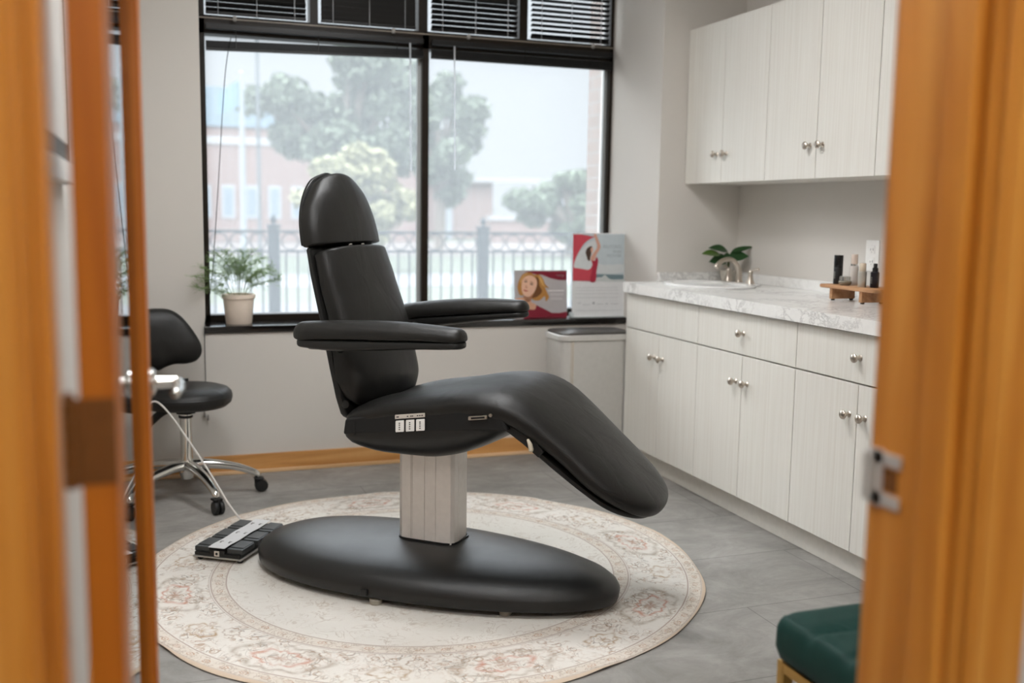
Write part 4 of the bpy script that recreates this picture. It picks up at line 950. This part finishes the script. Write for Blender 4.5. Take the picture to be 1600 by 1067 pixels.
# ================================================================== OUTSIDE
G0 = -.12
struct('ground', B().box(-80, 110, 5.45, 30, G0-.1, G0).box(-80, 110, 30, 120, G0-.1, G0), M('pale_wet_lawn', L(74, 80, 66), .9), smooth=False)
tag(obj('sidewalk', B().box(-60, 90, 5.46, 15.4, G0, G0+.012), M('pale_concrete_walk', L(80, 81, 82), .8), smooth=False), 'pale concrete paving outside below the fence', 'pavement')
tag(obj('road', B().box(-60, 90, 18.6, 22.3, G0, G0+.012), M('pale_wet_street', L(98, 100, 102), .6), smooth=False), 'pale wet street strip crossing the lawn beyond the fence', 'road')
tag(obj('verge_path', B().box(-60, 90, 31.5, 46, G0, G0+.012), M('pinkish_path', L(88, 80, 76), .8), smooth=False), 'pinkish paved strip in front of the far buildings', 'pavement')
pr = struct('trim_5', B().box(2.585, 3.1, 5.42, 5.83, G0, 3.4), mat_brick('pale_brick_pier', L(116, 98, 88), L(126, 108, 98), L(130, 124, 118)), smooth=False); pr['label'] = 'brick pier outside the right end of the window'
# fence
FE = thing('iron_fence', 'grey iron fence with a band of rings outside the window', 'fence', (0, 10, G0))
for x in (-.94, 1.17, 3.285, 5.4):
    ps = obj('post', B().box(x-.052, x+.052, -.052, .052, 0, 1.235, .004).box(x-.062, x+.062, -.062, .062, 1.235, 1.258, .004), IRON, FE)
    obj('finial', B().lathe([(.03, 1.258), (.015, 1.272), (.030, 1.290), (.034, 1.305), (.024, 1.328), (.008, 1.345), (.001, 1.362)], (x, 0, 0), n=16), IRON, ps)
for z in (1.19, 1.0, .14): obj('rail', B().box(-.9, 5.36, -.016, .016, z-.012, z+.012), IRON, FE, smooth=False)
for seg in (-.94, 1.17, 3.285):
    for i in range(18):
        x = seg+.115+i*.111; obj('picket', B().box(x-.008, x+.008, -.008, .008, .06, 1.0), IRON, FE, smooth=False)
    for i in range(11):
        x = seg+.155+i*.181
        tr_ = B(); rings = []
        for j in range(24):
            a = 2*PI*j/24; rings.append([(x+(.078+.007*math.cos(k*PI/2))*math.cos(a), .008*math.sin(k*PI/2), 1.095+(.078+.007*math.cos(k*PI/2))*math.sin(a)) for k in range(4)])
        tr_.loft(rings+[rings[0]], cap=False); obj('ring', tr_, IRON, FE)
# flagpole and flag
fp = thing('flagpole', 'tall white flagpole on the lawn left of the treatment chair headrest', 'flagpole', (2.68, 30, G0))
obj('pole', B().lathe([(.085, 0), (.075, 3), (.06, 5.1), (.001, 5.12)], n=14), M('white_pole', L(146, 152, 156), .5), fp)
obj('ball', B().sphere((0, 0, 5.16), .07, 12), M('white_pole', L(146, 152, 156), .5), fp)
fl = B(); rows = []
for i in range(13):
    q = i/12; x = -q*.62; rows.append([(x, .05*math.sin(q*9)-.01, 4.98-.42*q**1.4), (x, .05*math.sin(q*9)+.01, 4.98-.42*q**1.4), (x, .05*math.sin(q*9+.7)+.01, 4.30-.32*q), (x, .05*math.sin(q*9+.7)-.01, 4.30-.32*q)])
fl.loft(rows); flg = tag(obj('flag', fl, M('light_blue_flag', L(118, 146, 166), .8)), 'light blue flag drooping from the white flagpole', 'flag'); flg.location = (2.66, 30, G0)
lp = thing('lamp_post', 'thin grey lamp post on the lawn right of the flagpole', 'lamp post', (3.02, 29, G0))
obj('pole', B().lathe([(.05, 0), (.04, 7.5), (.001, 7.52)], n=12), M('grey_post', L(88, 94, 98), .5), lp)
# brick building
BD = thing('brick_building', 'brick building with pale blue metal roof band across the street, far left', 'building', (0, 46, G0))
BR = mat_brick('faded_red_brick', L(128, 106, 100), L(136, 114, 108), L(140, 130, 125))
obj('wall', B().box(-14, 12.2, 0, 8, 0, 4.9), BR, BD, smooth=False)
obj('stone_band', B().box(-14.02, 12.22, -.06, 0.0, 4.15, 4.48), M('pale_stone', L(160, 160, 160), .7), BD, smooth=False)
rf = B().box(-14.1, 6.3, -.1, 8, 4.9, 6.55)
for i in range(58): rf.box(-14+i*.35, -13.96+i*.35, -.16, -.1, 4.9, 6.55)
obj('metal_fascia', rf, M('pale_blue_metal', L(122, 142, 154), .6), BD, smooth=False)
for i in range(20):
    x = -11.3+i*.985+(.0 if i % 2 else .0)
    w_ = obj('window', B().box(x-.27, x+.27, -.05, 0, 1.0, 2.42), M('pale_window_frame', L(160, 164, 166), .5), BD, smooth=False)
    obj('pane', B().box(x-.2, x+.2, -.06, -.05, 1.1, 2.32), M('pale_window_pane', L(120, 132, 142), .3), w_, smooth=False)
B2 = thing('low_brick_building', 'low brick building with white column behind the trees, beyond the right window', 'building', (0, 52, G0))
obj('wall', B().box(12.6, 17.6, 0, 6, 0, 3.0).box(15.5, 21.0, -6.0, -5.6, 0, 1.05), BR, B2, smooth=False)
obj('column', B().box(14.9, 15.25, -.4, -.1, 0, 3.0), M('white_pole', L(146, 152, 156), .5), B2, smooth=False)
obj('cornice', B().box(12.4, 21.2, -.5, 0.2, 3.0, 3.25).box(15.4, 21.1, -6.1, -5.5, 1.05, 1.25), M('pale_stone', L(160, 160, 160), .7), B2, smooth=False)
# trees
def tree(name, label, x, y, h, clumps, leafcol, nleaf, lsize, trunk_r, seed):
    r = random.Random(seed); t = thing(name, label, 'tree', (x, y, G0), 0, None)
    tk = B().tube([(0, 0, 0), (.05, 0, h*.3), (-.05, .05, h*.55), (0, 0, h*.8)], [trunk_r, trunk_r*.8, trunk_r*.5, trunk_r*.2], 10)
    for cx, cy, cz, cr in clumps: tk.tube([(0, 0, h*.3), (cx*.5, cy*.5, (h*.35+cz)*.5+.1), (cx, cy, cz)], [trunk_r*.5, trunk_r*.3, trunk_r*.1], 6)
    obj('trunk', tk, M('grey_bark', L(120, 110, 100), .9), t)
    bb = B(); tot = sum(c[3]**2 for c in clumps)
    for cx, cy, cz, cr in clumps:
        for _ in range(int(nleaf*cr*cr/tot)):
            d = Vector((r.gauss(0, 1), r.gauss(0, 1), r.gauss(0, 1))).normalized()*(cr*r.uniform(.55, 1.05)); p = Vector((cx, cy, cz))+Vector((d.x, d.y, d.z*.8))
            a = Vector((r.gauss(0, 1), r.gauss(0, 1), r.gauss(0, .6))).normalized()*lsize*r.uniform(.6, 1.2); c = a.cross(Vector((r.gauss(0, 1), r.gauss(0, 1), r.gauss(0, 1)))).normalized()*lsize*.5
            k = len(bb.v); bb.v += [tuple(p-a), tuple(p+c), tuple(p+a), tuple(p-c)]; bb.f.append((k, k+1, k+2, k+3))
    obj('crown', bb, M('leaves_%s' % seed, leafcol, .8), t, smooth=False)
def cl(seed, n, rx, ry, z0, z1, r0, r1, ell=1.0):
    r = random.Random(seed); out = []
    for i in range(n):
        a = r.uniform(0, 2*PI); q = r.uniform(0, 1)**.5; z = r.uniform(z0, z1); k = math.sqrt(max(.08, 1-((z-(z0+z1)/2)/((z1-z0)/2))**2))
        out.append((rx*q*math.cos(a)*k, ry*q*math.sin(a)*k, z, r.uniform(r0, r1)))
    return out
tree('tree', 'large grey-green tree filling the left window above the headrest', 5.9, 31, 6.6, cl(1, 46, 2.9, 2.0, 2.4, 6.0, .3, .85), L(102, 112, 94), 15000, .14, .22, 11)
tree('tree', 'tall grey-green tree just right of the mullion', 9.0, 32, 6.0, cl(2, 30, 1.5, 1.3, 1.7, 5.5, .22, .6), L(104, 114, 96), 8000, .13, .18, 12)
tree('tree', 'yellow-green small tree behind the headrest in front of the larger trees', 4.75, 24, 3.4, cl(5, 36, 1.5, 1.1, .75, 2.65, .2, .48), L(140, 138, 106), 9000, .10, .12, 13)
tree('tree', 'round grey-green tree beyond the right end of the fence', 13.2, 31, 3.2, cl(4, 34, 2.0, 1.2, .7, 2.5, .25, .6), L(104, 116, 96), 9000, .12, .16, 14)
tree('tree', 'pale low tree far behind the buildings', 17.5, 60, 3.2, cl(6, 14, 2.5, 1.2, .8, 2.2, .6, .9), L(130, 138, 122), 4000, .16, .16, 15)

# ------------------------------------------------------------------ groups of look-alikes
GR = {'base_cabinet': 'base cabinets under the countertop', 'wall_cabinet': 'wall cabinets in the upper row', 'venetian_blind': 'black blinds in the window',
      'tilt_wand': 'blind tilt wands', 'show_card': 'show cards on the window sill', 'tube_bottle': 'bottles on the wooden tray', 'pump_bottle': 'bottles on the wooden tray',
      'serum_bottle': 'bottles on the wooden tray', 'dropper_bottle': 'bottles on the wooden tray', 'ceiling_light': 'recessed ceiling light panels', 'tree': 'trees outside the window'}
for o in list(COL.objects):
    k = o.name.split('.')[0]
    if o.parent is None and k in GR and 'label' in o: o['group'] = GR[k]
    if o.get('label', '').startswith('tall grey-green tree just right'): o.location = (10.13, 36.0, G0); o.scale = (1.12, 1.12, 1.12)
